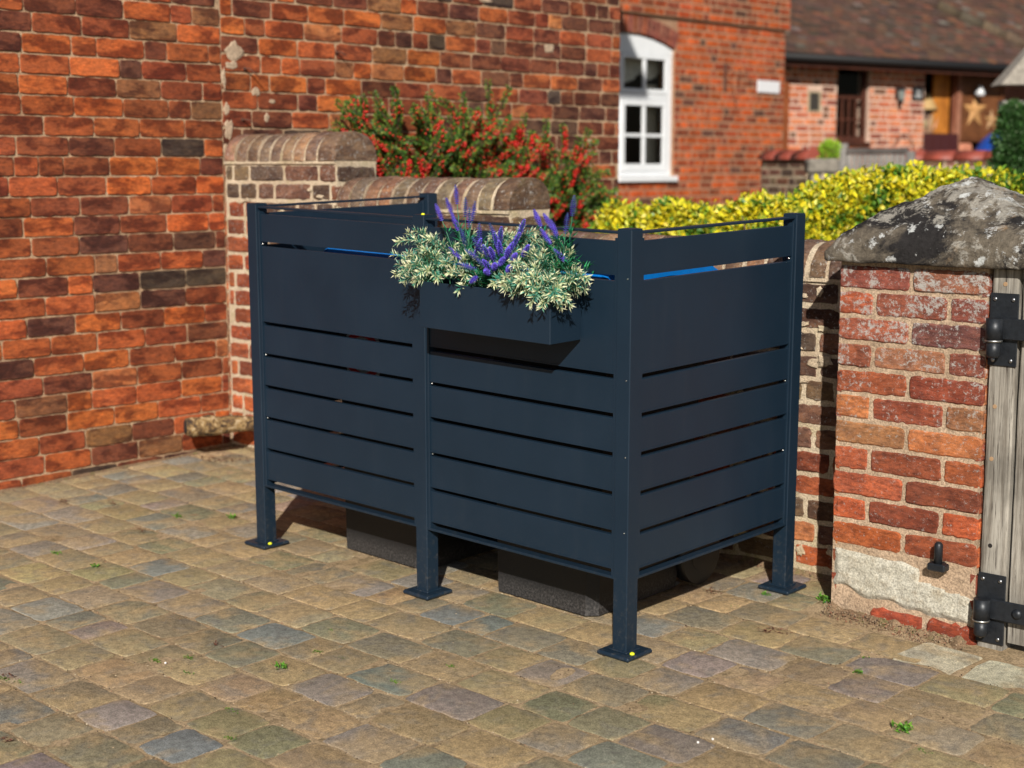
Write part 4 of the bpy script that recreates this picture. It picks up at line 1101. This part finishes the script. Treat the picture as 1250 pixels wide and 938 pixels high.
# workshop opening things
cq = lambda lb, cat, nm, u, z, d: thing(nm, lb, cat, CM(u, z, d))
m = MB(); m.box(-.06, .0, 2.382, 3.05, 1.0, 1.78, bev=.01)
for k_ in range(4): m.box(0, .008, 2.40+k_*.16, 2.54+k_*.16, 1.05, 1.72)
tag(m.build('half_door', plain('maroon_paint', (.055, .012, .010), .5), None, MC), 'dark maroon lower half door across the cottage opening', 'door')
m = MB(); m.box(-.12, -.02, 3.02, 3.10, 1.3, 2.60, bev=.006); o = m.build('door_post', wood_mat('bark_post', (.42, .20, .12), (.16, .05, .03), 'Z', .8, .3, .5), None, MC); tag(o, 'mottled red and cream post dividing the cottage opening', 'post')
m = MB(); m.box(-.18, -.13, 2.70, 3.0, 1.78, 2.62, bev=.004); tag(m.build('pine_panel', M_orangewood, None, MC), 'tall orange pine board leaning inside the opening behind the half door', 'board')
t = cq('brown framed wooden board carved with a large five pointed star', 'carved board', 'star_board', 3.56, 2.1, -.10)
m = MB(); m.box(-.02, .02, -.42, .42, -.42, .42, bev=.006); m.build('panel', wood_mat('board_brown', (.17, .065, .024), (.11, .04, .016), 'Y', .5, .4, .2), t)
m = MB(); m.box(.0205, .045, -.42, .42, -.42, -.36); m.box(.0205, .045, -.42, .42, .30, .42); m.box(.0205, .04, -.42, -.37, -.36, .30); m.box(.0205, .04, .37, .42, -.36, .30); m.build('frame', wood_mat('frame_brown', (.16, .06, .025), (.10, .035, .015), 'Y', .5, .4, .2), t)
def star(m, cy, cz, r, th_=.03, x=.021):
    pts = []
    for i in range(10):
        rr = r if i % 2 == 0 else r*.4; a_ = math.pi/2+i*math.pi/5; pts.append((cy+math.cos(a_)*rr, cz+math.sin(a_)*rr))
    c_ = m.add([(x+th_, cy, cz)]); p_ = m.add([(x+.003, *q) for q in pts]); 
    for i in range(10): m.face((c_, p_+(i+1) % 10, p_+i))
m = MB(); star(m, -.13, -.02, .24, .04); m.build('star', plain('star_wood', (.48, .25, .09), .6), t)
m = MB(); star(m, .20, -.14, .15, .04); m.build('star', plain('star_straw', (.36, .20, .08), .6), t)
t = cq('small white glass bell lamp hanging in front of the star board', 'lamp', 'hanging_lamp', 3.40, 2.30, .02)
m = MB(); m.tube([(0, 0, .30), (0, 0, .09)], .004, 6); m.build('cord', M_blackp, t)
m = MB(); m.tube([(0, 0, .10), (0, 0, .07), (0, 0, .0), (0, 0, -.035)], [.015, .03, .065, .055], 14); m.build('shade', plain('white_glass', (.6, .62, .64), .2), t)
t = cq('cream conical lampshade standing inside the cottage opening', 'lamp', 'table_lamp', 2.66, 2.08, -.24)
m = MB(); m.tube([(0, 0, .0), (0, 0, .02), (0, 0, .20)], [.16, .155, .07], 18, col=(1, 1, 1, 0)); m.build('lamp_shade', plain('lampshade_ochre', (.42, .27, .11), .7), t)
m = MB(); m.tube([(0, 0, -.30), (0, 0, -.26), (0, 0, -.22), (0, 0, 0)], [.09, .085, .02, .015], 12); m.build('lamp_base', M_brown, t)
t = cq('bundle of pale dried stalks leaning inside the opening above the half door', 'bundle', 'dried_bundle', 2.56, 1.78, -.10)
m = MB()
for i in range(26):
    a_ = random.gauss(0, .28); m.leaf((random.uniform(-.02, .02), random.gauss(0, .05), -.05), (random.gauss(0, .12), a_, 1), (1, 0, 0), random.uniform(.2, .36), .03, jit((.38, .24, .14), .3), jit((.5, .36, .24), .3))
m.build('stalks', M_silk, t)
m = MB(); m.box(-.15, .0, 3.10, 3.34, 1.0, 1.66, bev=.03); tag(m.build('clay_block', plain('terracotta', (.5, .19, .11), .8, 0, 20, .2), None, MC), 'salmon terracotta block beside the blue cover in the opening', 'block')
# blue covered thing
t = cq('bright blue rounded cover showing over the far wall at the right', 'cover', 'blue_cover', 3.68, 1.36, .30)
m = MB(); N = 20; rg = []
for j in range(9):
    ph = (math.pi/2)*j/8; rg.append(m.add([(math.cos(ph)*.35*math.cos(2*math.pi*i/N), math.cos(ph)*.62*math.sin(2*math.pi*i/N), .5*math.sin(ph)) for i in range(N)]))
for j in range(8):
    for i in range(N): m.face((rg[j]+i, rg[j]+(i+1) % N, rg[j+1]+(i+1) % N, rg[j+1]+i), (1, 1, 1, 0), 0, True)
m.tube([(0, 0, -.8), (0, 0, .0)], [.34, .34], 20); m.build('sheet', plain('blue_sheet', (.008, .05, .27), .35), t)

# ------------------------------------------------------------------ mid-ground: low walls, trough, bench
def place(px, py, depth):
    cam = Q.inverted() @ Vector((2.5408, -3.2182, 1.5274)); pi_ = -.1802; F_ = 1864.56
    f = Vector((math.cos(pi_)*math.sin(YAW), math.cos(pi_)*math.cos(YAW), math.sin(pi_))); r = Vector((math.cos(YAW), -math.sin(YAW), 0)); u = r.cross(f)
    d = Q.to_3x3().inverted() @ (f+r*((px-625)/F_)-u*((py-469)/F_)); return cam+d*depth
CAMR = -YAW      # facing angle of the lens, used only to orient things that face the yard
def lowwall(pa, pb, ztop, label, th=.24):
    a = Vector((pa.x, pa.y, 0)); b = Vector((pb.x, pb.y, 0)); L = (b-a).length; an = math.atan2(b.y-a.y, b.x-a.x)
    t = thing('low_wall', label, 'wall', Q @ T(a.x, a.y) @ RZ(an))
    mb = MB(); F = along_x(0)
    zt = ztop-.09; zb = .1
    lay(mb, F, 0, L, zt-int((zt-zb)/.078)*.078, zt, .078, PAL_G+[(30, (.22, .10, .07))], L=.225, joint=.015, head=.4)
    slab(mb, F, 0, L, zb, zt, -.004, -th+.0)
    Fe = lambda u, z, d: (-d, u, z)
    lay(mb, Fe, 0, th, zt-int((zt-zb)/.078)*.078, zt, .078, PAL_G, L=.225, joint=.015, head=.4)
    mb.build('wall', [M_brickG, M_mortG], t)
    m = MB(); x = -.02
    while x < L:
        xe = min(x+.30, L+.02); r = [m.add([(xx, th/2-math.cos(math.pi*i/10)*(th/2+.025), zt+math.sin(math.pi*i/10)*.09) for i in range(11)]) for xx in (x+.004, xe-.004)]
        for i in range(10): m.face((r[0]+i, r[1]+i, r[1]+i+1, r[0]+i+1), (1, 1, 1, 0), 0, True)
        m.face(tuple(r[0]+i for i in range(11))); m.face(tuple(r[1]+i for i in range(11))[::-1]); x = xe
    m.box(0, L, 0, th, zt-.002, zt+.05, mat=0)
    m.build('coping', M_redtile, t)
lowwall(place(929, 186, 14.2), place(986, 187, 13.4), place(950, 183, 14).z, 'short brick wall end with rounded red coping left of the stone trough')
lowwall(place(1095, 184, 15.2), place(1222, 186, 14.6), place(1150, 184, 15).z, 'low wall with rounded red coping in front of the maroon half door')
# stone trough on legs with plant
p = place(1003, 205, 12.6); zt = place(1003, 194, 12.6).z; gz = .028*p.y-.026*p.x
t = thing('stone_trough', 'old grey stone trough raised on stone blocks beside the bench', 'trough', Q @ T(p.x, p.y, 0) @ RZ(CAMR))
m = MB(); m.box(-.13, .13, -.1, .1, zt-.12, zt, bev=.02); m.build('basin', M_stone, t)
m = MB(); m.box(-.10, -.04, -.07, .07, gz-.05, zt-.12, bev=.01); m.build('leg', M_stone, t)
m = MB(); m.box(.04, .10, -.07, .07, gz-.05, zt-.12, bev=.01); m.build('leg', M_stone, t)
def bush(mb, cen, rx, ry, rz, n, L, Wd, pal, pal2, up=.3, seed=0):
    for i in range(n):
        v = Vector((random.gauss(0, 1), random.gauss(0, 1), random.gauss(0, 1))).normalized(); rr = random.random()**.25
        lump = 1+.28*noise.noise(v*1.8+Vector((seed, 0, 0)))
        p = Vector((cen[0]+v.x*rx*rr*lump, cen[1]+v.y*ry*rr*lump, cen[2]+v.z*rz*rr*lump))
        d = (v+Vector((random.gauss(0, .6), random.gauss(0, .6), random.gauss(0, .6)+up))).normalized()
        mb.leaf(p, d, Vector((random.gauss(0, 1), random.gauss(0, 1), random.gauss(0, 1)+.5)), L*random.uniform(.6, 1.2), Wd, jit(pick(pal), .2), jit(pick(pal2), .2))
t = thing('potted_plant', 'small lime green feathery plant growing in the stone trough', 'plant', Q)
m = MB(); q = place(1013, 184, 12.6); bush(m, (q.x, q.y, q.z-.01), .075, .075, .085, 700, .04, .012, [(1, (.22, .42, .03))], [(1, (.4, .6, .05))], .8); m.build('foliage', M_leafG, t)
m = MB(); m.tube([(q.x, q.y, zt-.02), (q.x, q.y, q.z)], .01, 6); m.build('stem', M_twig, t)
# bench
pa = place(1027, 205, 12.9); pb = place(1112, 205, 12.5); a = Vector((pa.x, pa.y, 0)); b = Vector((pb.x, pb.y, 0)); L = (b-a).length; an = math.atan2(b.y-a.y, b.x-a.x)
bz = place(1070, 181, 12.7).z; gz = .028*a.y-.026*a.x
t = thing('garden_bench', 'silver grey slatted wooden garden bench seen from behind the yellow hedge', 'bench', Q @ T(a.x, a.y) @ RZ(an))
m = MB(); m.box(.04, L-.04, -.01, .035, bz-.05, bz, bev=.006); m.build('top_rail', wood_mat('bench_rail', (.14, .12, .11), (.09, .08, .075), 'X', .8, .6, .3), t)
m = MB()
nsl = 11
for i in range(nsl): m.box(.05+i*(L-.1)/nsl, .05+(i+.8)*(L-.1)/nsl, .0, .018, bz-.42, bz-.051, bev=.003)
m.build('backrest_slats', M_bench, t)
m = MB()
for i in range(5): m.box(.03, L-.03, -.08-i*.085, -.08-i*.085+.07, bz-.46, bz-.44, bev=.003)
m.build('seat', M_bench, t)
for (xx, yy, zz) in ((-.02, -.02, bz+.04), (L-.04, -.02, bz-.03), (-.02, -.46, bz-.2), (L-.04, -.46, bz-.2)):
    m = MB(); m.box(xx, xx+.06, yy, yy+.06, gz-.05, zz, bev=.005); m.build('leg', M_bench, t)
for xx in (-.02, L-.04):
    m = MB(); m.box(xx-.005, xx+.065, -.48, -.03, bz-.20, bz-.175, bev=.005); m.build('armrest', M_bench, t)
# thin iron hoop on the cottage wall behind the bench
t = thing('iron_hoop', 'thin rusty iron hoop arch standing against the cottage wall above the bench', 'hoop', CM(1.98, 1.40, .05))
m = MB(); m.tube([(0, .22*math.cos(math.pi*i/16), .0+.36*math.sin(math.pi*i/16)) for i in range(17)], .007, 6); m.tube([(0, .22, 0), (0, .22, -1.0)], .007, 6); m.tube([(0, -.22, 0), (0, -.22, -1.0)], .007, 6); m.build('hoop', M_rust, t)

# outbuilding corner at the right edge
t = thing('garden_shed', 'corner of a grey roofed timber shed poking in at the right edge', 'shed', Q)
p = place(1246, 100, 11.0); 
m = MB(); MR = T(p.x, p.y, p.z) @ RZ(CAMR)
q = m.add([MR @ Vector(v_) for v_ in ((-.14, 0, -.02), (1.4, 0, .0), (.62, 0, .95), (-.14, .25, -.02), (1.4, .25, .0), (.62, .25, .86))])
for f_ in ((0, 1, 2), (3, 5, 4), (0, 2, 5, 3), (2, 1, 4, 5), (0, 3, 4, 1)): m.face(tuple(q+i for i in f_))
m.build('roof', plain('grey_shingle', (.30, .27, .23), .9, 0, 30, .3, .4), t)
m = MB(); m.box(.12, .24, .1, .22, -1.6, -.0, M=MR); m.box(-.10, 1.3, .08, .18, -.22, -.13, M=MR); m.build('timber_frame', M_bench, t)
m = MB(); m.box(.16, 1.3, .23, .85, -1.7, .1, M=MR); m.build('wall', M_brown, t)

# ------------------------------------------------------------------ vegetation
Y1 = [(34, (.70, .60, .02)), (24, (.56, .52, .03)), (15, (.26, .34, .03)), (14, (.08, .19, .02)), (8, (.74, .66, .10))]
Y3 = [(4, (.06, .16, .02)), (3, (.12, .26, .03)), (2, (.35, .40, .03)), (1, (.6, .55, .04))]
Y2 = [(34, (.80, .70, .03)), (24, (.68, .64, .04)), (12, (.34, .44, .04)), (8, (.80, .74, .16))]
def hedge(name, label, path, width, zlo, zhi, n, seed, pal=Y1, pal2=Y2, L=.031, Wd=.026):
    """rounded box hedge along a polyline path [(x,y,ztop)]"""
    t = thing(name, label, 'hedge', Q)
    m = MB(); Ls = [((Vector(path[i+1][:2])-Vector(path[i][:2])).length) for i in range(len(path)-1)]; tot = sum(Ls)
    for i in range(n):
        s = random.uniform(0, tot); k_ = 0
        while k_ < len(Ls)-1 and s > Ls[k_]: s -= Ls[k_]; k_ += 1
        f_ = s/Ls[k_]; A = Vector(path[k_]); B_ = Vector(path[k_+1]); P_ = A.lerp(B_, f_)
        dr = (B_-A); dr.z = 0; dr.normalize(); nm = Vector((dr.y, -dr.x, 0))
        top = P_.z+.05*noise.noise(Vector((P_.x*3.1, P_.y*3.1, seed)))+.025*noise.noise(Vector((P_.x*11, P_.y*11, seed)))
        a_ = random.uniform(0, math.pi); rr = 1-abs(random.gauss(0, .12))
        wv = width*(1+.15*noise.noise(Vector((P_.x*4, P_.y*4, seed+5))))
        off = math.cos(a_)*wv*rr; ca = abs(math.cos(a_))
        h = (abs(math.sin(a_))**.55)*rr
        if random.random() < .45: h *= random.uniform(.2, 1)
        z = zlo+(top-zlo)*h
        p = Vector((P_.x, P_.y, 0))+nm*off; p.z = z+random.gauss(0, .012)
        dv = (nm*math.cos(a_)*.8+Vector((random.gauss(0, .6), random.gauss(0, .6), random.gauss(0, .5)+.5))).normalized()
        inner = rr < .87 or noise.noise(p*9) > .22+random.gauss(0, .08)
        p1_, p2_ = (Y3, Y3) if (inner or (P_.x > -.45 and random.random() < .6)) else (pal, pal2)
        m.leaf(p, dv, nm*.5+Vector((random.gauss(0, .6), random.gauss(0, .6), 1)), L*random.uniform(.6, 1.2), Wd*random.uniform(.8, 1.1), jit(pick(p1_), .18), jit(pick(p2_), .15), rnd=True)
    m.build('foliage', M_leafY, t)
    m = MB()
    for i in range(int(tot*14)):
        s = random.uniform(0, .999)*tot; k_ = 0
        while k_ < len(Ls)-1 and s > Ls[k_]: s -= Ls[k_]; k_ += 1
        P_ = Vector(path[k_]).lerp(Vector(path[k_+1]), s/Ls[k_]); 
        tp = Vector((P_.x+random.gauss(0, width*.4), P_.y+random.gauss(0, width*.4), zlo+(P_.z-zlo)*random.uniform(.6, .92)))
        m.tube([(P_.x, P_.y, -.1), ((P_.x+tp.x)/2+.02, (P_.y+tp.y)/2, (tp.z)/2), tp], [.012, .008, .003], 5)
    m.build('stems', M_twig, t)
A_ = place(742, 250, 7.6); B_ = place(900, 246, 7.1); C_ = place(958, 240, 6.7)
hedge('hedge', 'low clipped yellow and green hedge behind the stepped garden wall under the white window', [(A_.x, A_.y, A_.z-.01), (B_.x, B_.y, B_.z-.01), (C_.x, C_.y, C_.z+.01)], .22, .3, 1.2, 34000, 1)
A_ = place(955, 236, 6.9); B_ = place(1025, 205, 6.9); C_ = place(1110, 199, 6.8); D_ = place(1290, 203, 6.6)
hedge('hedge', 'taller bright yellow hedge rising behind the stone capped pillar', [(A_.x, A_.y, A_.z-.03), (B_.x, B_.y, B_.z-.03), (C_.x, C_.y, C_.z-.035), (D_.x, D_.y, D_.z-.035)], .3, .3, 1.35, 52000, 7)

# conifer at right
t = thing('evergreen_shrub', 'dark green evergreen shrub at the right edge above the yellow hedge', 'shrub', Q)
m = MB(); p = place(1240, 170, 9.6)
GG = [(3, (.03, .085, .02)), (3, (.05, .13, .03)), (1, (.12, .20, .08))]; GH = [(2, (.06, .16, .035)), (1, (.16, .28, .12)), (2, (.035, .10, .025))]
for (dx, dz, r_, h_) in ((0, -.02, .13, .12), (-.02, .12, .09, .11), (.05, .02, .12, .2), (.10, -.1, .2, .22), (-.03, -.15, .12, .12), (.12, .08, .1, .1)):
    bush(m, (p.x+dx*.73, p.y+dx*.68, p.z+dz), r_, r_, h_, 1500, .035, .014, GG, GH, .5, seed=dx*50)
m.build('foliage', M_leafG, t); m = MB(); m.tube([(p.x, p.y, .1), (p.x, p.y, p.z)], [.03, .015], 7); m.build('trunk', M_twig, t)

# berry shrub trained on the house wall
t = thing('berry_shrub', 'red berried cotoneaster shrub fanned against the brick wall behind the screen', 'shrub', Q)
ml, ms, mr_ = MB(), MB(), MB()
GB = [(4, (.035, .095, .02)), (4, (.07, .16, .025)), (2, (.17, .24, .03)), (1, (.22, .10, .02))]; GC = [(3, (.08, .18, .03)), (2, (.24, .32, .05)), (1, (.03, .10, .02))]
XS = XA+.16
def uz(px, py, X=XA+.2): return uv(px, py, X)
tips = [(402, 160), (420, 150), (427, 124), (445, 140), (470, 112), (486, 135), (508, 118), (530, 112), (545, 128), (555, 115), (572, 140), (602, 98), (606, 128), (590, 150), (620, 160), (646, 168), (672, 146), (678, 170), (700, 205), (722, 222), (738, 232), (736, 262), (720, 270), (655, 195), (630, 180), (690, 240), (560, 160), (500, 150), (460, 160), (520, 165), (585, 180), (440, 180), (610, 215), (575, 205), (540, 190), (480, 190), (705, 250), (665, 230), (640, 210), (690, 270), (735, 285), (690, 160), (695, 185), (712, 200), (726, 214), (734, 236), (736, 258), (722, 248), (708, 236), (730, 280), (415, 162), (410, 135), (660, 265), (430, 165), (455, 128), (535, 140), (625, 140), (710, 235)]
bases = [(560, 300), (600, 310), (520, 290), (660, 325), (480, 270)]
def twig(y0, z0, y1, z1, x0, x1, n, berries=.35):
    A = Vector((x0, y0, z0)); B = Vector((x1, y1, z1)); mid = (A+B)/2+Vector((.06, (y1-y0)*-.10, abs(y1-y0)*.12+.04)); pt = lambda s: A*(1-s)**2+mid*2*s*(1-s)+B*s*s
    ms.tube([pt(i/7) for i in range(8)], [.004-.003*i/7 for i in range(8)], 5)
    for i in range(n):
        s = .12+.88*random.random(); p = pt(s); d = (pt(min(1, s+.03))-pt(max(0, s-.03))).normalized(); sd = Vector((random.gauss(0, .8), random.gauss(0, 1), random.gauss(0, 1))); sd = (sd-d*sd.dot(d)).normalized()
        ml.leaf(p+sd*.004, d*.6+sd, Vector((1, 0, .5)), random.uniform(.014, .027), .010, jit(pick(GB), .25), jit(pick(GC), .25))
        if s < .93 and random.random() < berries*(2.1 if noise.noise(p*7) > .02 else .25): mr_.ball(p+sd*.010+Vector((.008, 0, -.002)), random.uniform(.0045, .0065), (1, 1, 1, 0))
for (a_, b_) in tips:
    y1, z1 = uz(a_, b_); bx0 = min(bases, key=lambda q: abs(q[0]-(a_*.6+230))); y0, z0 = uz(*bx0); y0 += random.uniform(-.1, .1)
    dpt = XS+random.uniform(-.06, .22)
    bf = .05 if a_ > 690 else (.26 if b_ > 135 else .10)
    twig(y0, z0, y1, z1, XS, dpt, 420, bf*.8)
    for k_ in range(4):
        s = .30+.13*k_; yy = y0+(y1-y0)*s; zz = z0+(z1-z0)*s+.03; L_ = random.uniform(.12, .25); an = math.atan2(z1-z0, y1-y0)+random.choice((-1, 1))*random.uniform(.35, .8)
        twig(yy, zz, yy+math.cos(an)*L_, zz+math.sin(an)*L_, dpt*.5+XS*.5, dpt+random.uniform(-.05, .08), 150, bf)
for (a_, b_, q_) in ((705, 215, .10), (718, 252, .13), (690, 262, .13), (730, 280, .12), (672, 235, .09)):
    y1, z1 = uz(a_, b_, XS+.1); bush(ml, (XS+.1, y1, z1), .12, q_, q_*.9, 420, .024, .009, GB, GC, .6, seed=a_)
ml.build('leaves', M_leafG, t); mr_.build('berries', M_berry, t)
y0, z0 = uz(560, 300)
for (p_) in bases:
    y1, z1 = uz(*p_); ms.tube([(XS, y0+.1, .0), (XS+.02, (y0+y1)/2, .5), (XS, y1, z1)], [.022, .016, .008], 7)
ms.build('branches', M_twig, t)

# ------------------------------------------------------------------ little things on the paving
def onground(px, py):
    cam = Vector((2.5408, -3.2182, 1.5274)); pi_ = -.1802; F_ = 1864.56
    f = Vector((math.cos(pi_)*math.sin(YAW), math.cos(pi_)*math.cos(YAW), math.sin(pi_))); r = Vector((math.cos(YAW), -math.sin(YAW), 0)); u = r.cross(f)
    d = f+r*((px-625)/F_)-u*((py-469)/F_); return cam+d*(-cam.z/d.z)
weeds = [(1008, 735, .03, 'leafy green weed at the foot of the pillar beside the right leg of the screen'),
         (217, 631, .018, 'bright green weed tuft halfway between left wall and the left leg'),
         (283, 632, .02, 'small green weed tuft just left of the screen\'s left leg'),
         (344, 815, .02, 'forked green seedling in the open paving below the left bay'),
         (1105, 893, .028, 'spreading green weed in the paving at the lower right'),
         (1048, 822, .016, 'small green sprig left of the pale gate stones'),
         (934, 726, .014, 'thin green weed beside the right rear foot plate'),
         (68, 676, .016, 'small green weed tuft at the far left of the paving'),
         (117, 692, .018, 'green weed tuft near the far left of the paving, second from the edge')]
for (a_, b_, s_, lb) in weeds:
    p = onground(a_, b_); t = thing('weed', lb, 'weed', T(p.x, p.y, -.004), 'weeds in the paving joints'); m = MB()
    for i in range(34):
        an = random.uniform(0, 6.28); m.leaf((random.gauss(0, s_*.5), random.gauss(0, s_*.35), random.uniform(0, s_*.5)), (math.cos(an), math.sin(an), random.uniform(.3, 1.3)), (0, 0, 1), s_*random.uniform(.4, .9), s_*.3, jit((.07, .20, .02), .3), jit((.16, .34, .04), .3))
    m.build('leaves', M_leafG, t); m = MB(); m.tube([(0, 0, -.005), (0, 0, s_*.5)], .0015, 5); m.build('stem', M_stemg, t)
moss = MB()
for (a_, b_, n_) in [(190, 806, 50), (232, 803, 36), (282, 867, 26), (282, 901, 40), (483, 832, 55), (551, 813, 26), (388, 795, 30), (5, 828, 26), (24, 833, 20), (420, 803, 16), (230, 822, 24), (690, 705, 20), (735, 742, 20), (405, 770, 20), (1130, 917, 24), (900, 740, 12), (1055, 802, 12)]:
    p = onground(a_, b_)
    for i in range(n_):
        an = random.uniform(0, 6.28); moss.leaf((p.x+random.gauss(0, .011), p.y+random.gauss(0, .005), -.006+random.uniform(0, .004)), (math.cos(an), math.sin(an), random.uniform(.4, 1.2)), (0, 0, 1), random.uniform(.004, .009), .004, jit((.06, .14, .015), .3), jit((.12, .24, .02), .3))
for i in range(420):   # thin moss along joints
    y = -3.4+.163*random.randint(6, 26); x = random.uniform(-2.9, 1.5)
    if random.random() < .5: x = -2.9+random.random()**2*2
    if noise.noise(Vector((x*2, y*2, 3))) < .05: continue
    for k_ in range(7):
        an = random.uniform(0, 6.28); moss.leaf((x+random.gauss(0, .008), y+random.gauss(0, .002), -.008), (math.cos(an), math.sin(an), random.uniform(.4, 1.2)), (0, 0, 1), random.uniform(.003, .006), .003, jit((.07, .11, .02), .4), jit((.11, .17, .03), .4))
tag(moss.build('moss', M_leafG), kind='stuff')
dead = MB()
for (a_, b_, s_) in [(270, 562, .05), (255, 561, .045), (286, 561, .04), (76, 612, .02), (172, 648, .012), (138, 616, .016), (265, 789, .008), (866, 722, .02), (948, 770, .022), (10, 826, .012), (8, 905, .014), (935, 772, .012)]:
    p = onground(a_, b_)
    for i in range(int(1200*s_)):
        an = random.uniform(0, 6.28); dead.leaf((p.x+random.gauss(0, s_), p.y+random.gauss(0, s_*.4), random.uniform(-.004, .008)), (math.cos(an), math.sin(an), random.uniform(-.2, .5)), (0, 0, 1), random.uniform(.008, .018), .005, jit((.11, .045, .03), .4), jit((.16, .07, .04), .4))
for i in range(5200):   # crumbs of grit
    p = Vector((random.uniform(-2.9, 1.6), random.uniform(-2.4, .85), -.003)); s_ = random.uniform(.0008, .0026)
    if random.random() < .75: p.y = -3.4+.163*random.randint(6, 26)+random.gauss(0, .005); p.z = -.004
    if p.x > .1 and p.y > .6: continue
    c = random.choice([(.46, .34, .22), (.07, .045, .03), (.05, .035, .025), (.30, .17, .10), (.50, .42, .30)]); dead.ball((p.x, p.y, p.z), s_, c+(0,))
tag(dead.build('leaf_litter', leaf_mat('litter', .9, .1)), kind='stuff')
for (a_, b_, lb) in [(202, 810, 'tiny white pebble beside the green moss tuft at lower left'), (852, 907, 'left one of two tiny white pebbles at the bottom right of centre'), (870, 903, 'right one of two tiny white pebbles at the bottom right of centre')]:
    p = onground(a_, b_); m = MB(); m.ball((p.x, p.y, .002), .006, (1, 1, 1, 0)); m.xf(T(p.x, p.y) @ Matrix.Scale(.6, 4) @ T(-p.x, -p.y)); tag(m.build('pebble', plain('white_pebble', (.75, .72, .68), .6)), lb, 'pebble', 'tiny white pebbles')
# earth and rubble fillet at the foot of the walls
m = MB()
def fillet(ax, ay, bx, by, w, h, seed):
    N = 120; A = Vector((ax, ay, 0)); B = Vector((bx, by, 0)); dr = (B-A).normalized(); nm = Vector((dr.y, -dr.x, 0)); rows = []
    for i in range(N+1):
        P_ = A.lerp(B, i/N); r = []
        for k_ in range(9):
            s = k_/8; ww = w*(.75+.6*noise.noise(Vector((i*.09, seed, 0)))); hh = h*(.55+.6*noise.noise(Vector((i*.11, seed+3, 0))))
            z = -.012+(hh+.012)*(1-s)**1.6+.0025*noise.noise(Vector((i*.5, k_*.9, seed)))
            r.append(P_+nm*ww*s+Vector((0, 0, z)))
        for g_ in range(5):
            s = random.random(); c_ = random.choice([(.24, .16, .10), (.16, .10, .06), (.30, .23, .15), (.22, .10, .06), (.10, .07, .05)])
            m.ball(tuple(P_+nm*w*1.1*s+Vector((random.uniform(-.01, .01), 0, -.002+h*.7*(1-s)**1.6))), random.uniform(.0008, .0026), c_+(0,), 1)
        rows.append(m.add(r))
    for i in range(N):
        for k_ in range(8): m.face((rows[i]+k_, rows[i+1]+k_, rows[i+1]+k_+1, rows[i]+k_+1), (1, 1, 1, 0), 0, True)
fillet(-3.02, .90, -3.02, -2.0, -.035, .012, 1); fillet(-3.02, .925, .19, 1.04, .05, .03, 5); fillet(.195, .76, .66, .74, .06, .028, 9)
fillet(.20, 1.05, .20, .75, -.03, .03, 12)
tag(m.build('rubble_edge', [mortar_mat('rubble', (.26, .18, .11), (.16, .10, .06), stain=(.12, .13, .04), st=.7), leaf_mat('grit', .95, .0)]), kind='stuff')

# ------------------------------------------------------------------ light, sky, camera
sun_dir = Vector((.5379, -.655, .5307)).normalized()
sun = bpy.data.lights.new('sun', 'SUN'); sun.energy = 5.0; sun.angle = R(.5); sun.color = (1.0, .945, .86)
so = bpy.data.objects.new('sun', sun); C.objects.link(so); so.rotation_euler = sun_dir.to_track_quat('Z', 'Y').to_euler(); so.location = (6, -7, 8)
wd = bpy.data.worlds.new('World'); scene.world = wd; wd.use_nodes = True; nt = wd.node_tree
sky = nt.nodes.new('ShaderNodeTexSky'); sky.sky_type = 'NISHITA'; sky.sun_disc = False
sky.sun_elevation = math.asin(sun_dir.z); sky.sun_rotation = math.atan2(sun_dir.x, sun_dir.y)
bg = nt.nodes['Background']; bg.inputs[1].default_value = .05; nt.links.new(sky.outputs[0], bg.inputs[0])

cam = bpy.data.cameras.new('camera'); co = bpy.data.objects.new('camera', cam); C.objects.link(co)
co.location = (2.5408, -3.2182, 1.5274); co.rotation_euler = (math.pi/2-.1802, 0, -YAW)
cam.sensor_width = 36; cam.lens = 1864.56/1250*36; cam.clip_end = 500; cam.clip_start = .05
cam.dof.use_dof = True; cam.dof.focus_distance = 4.25; cam.dof.aperture_fstop = 2.7; cam.dof.aperture_blades = 9
scene.camera = co
vs = scene.view_settings; vs.view_transform = 'Standard'; vs.look = 'None'; vs.gamma = 1; vs.exposure = .2; vs.use_curve_mapping = False
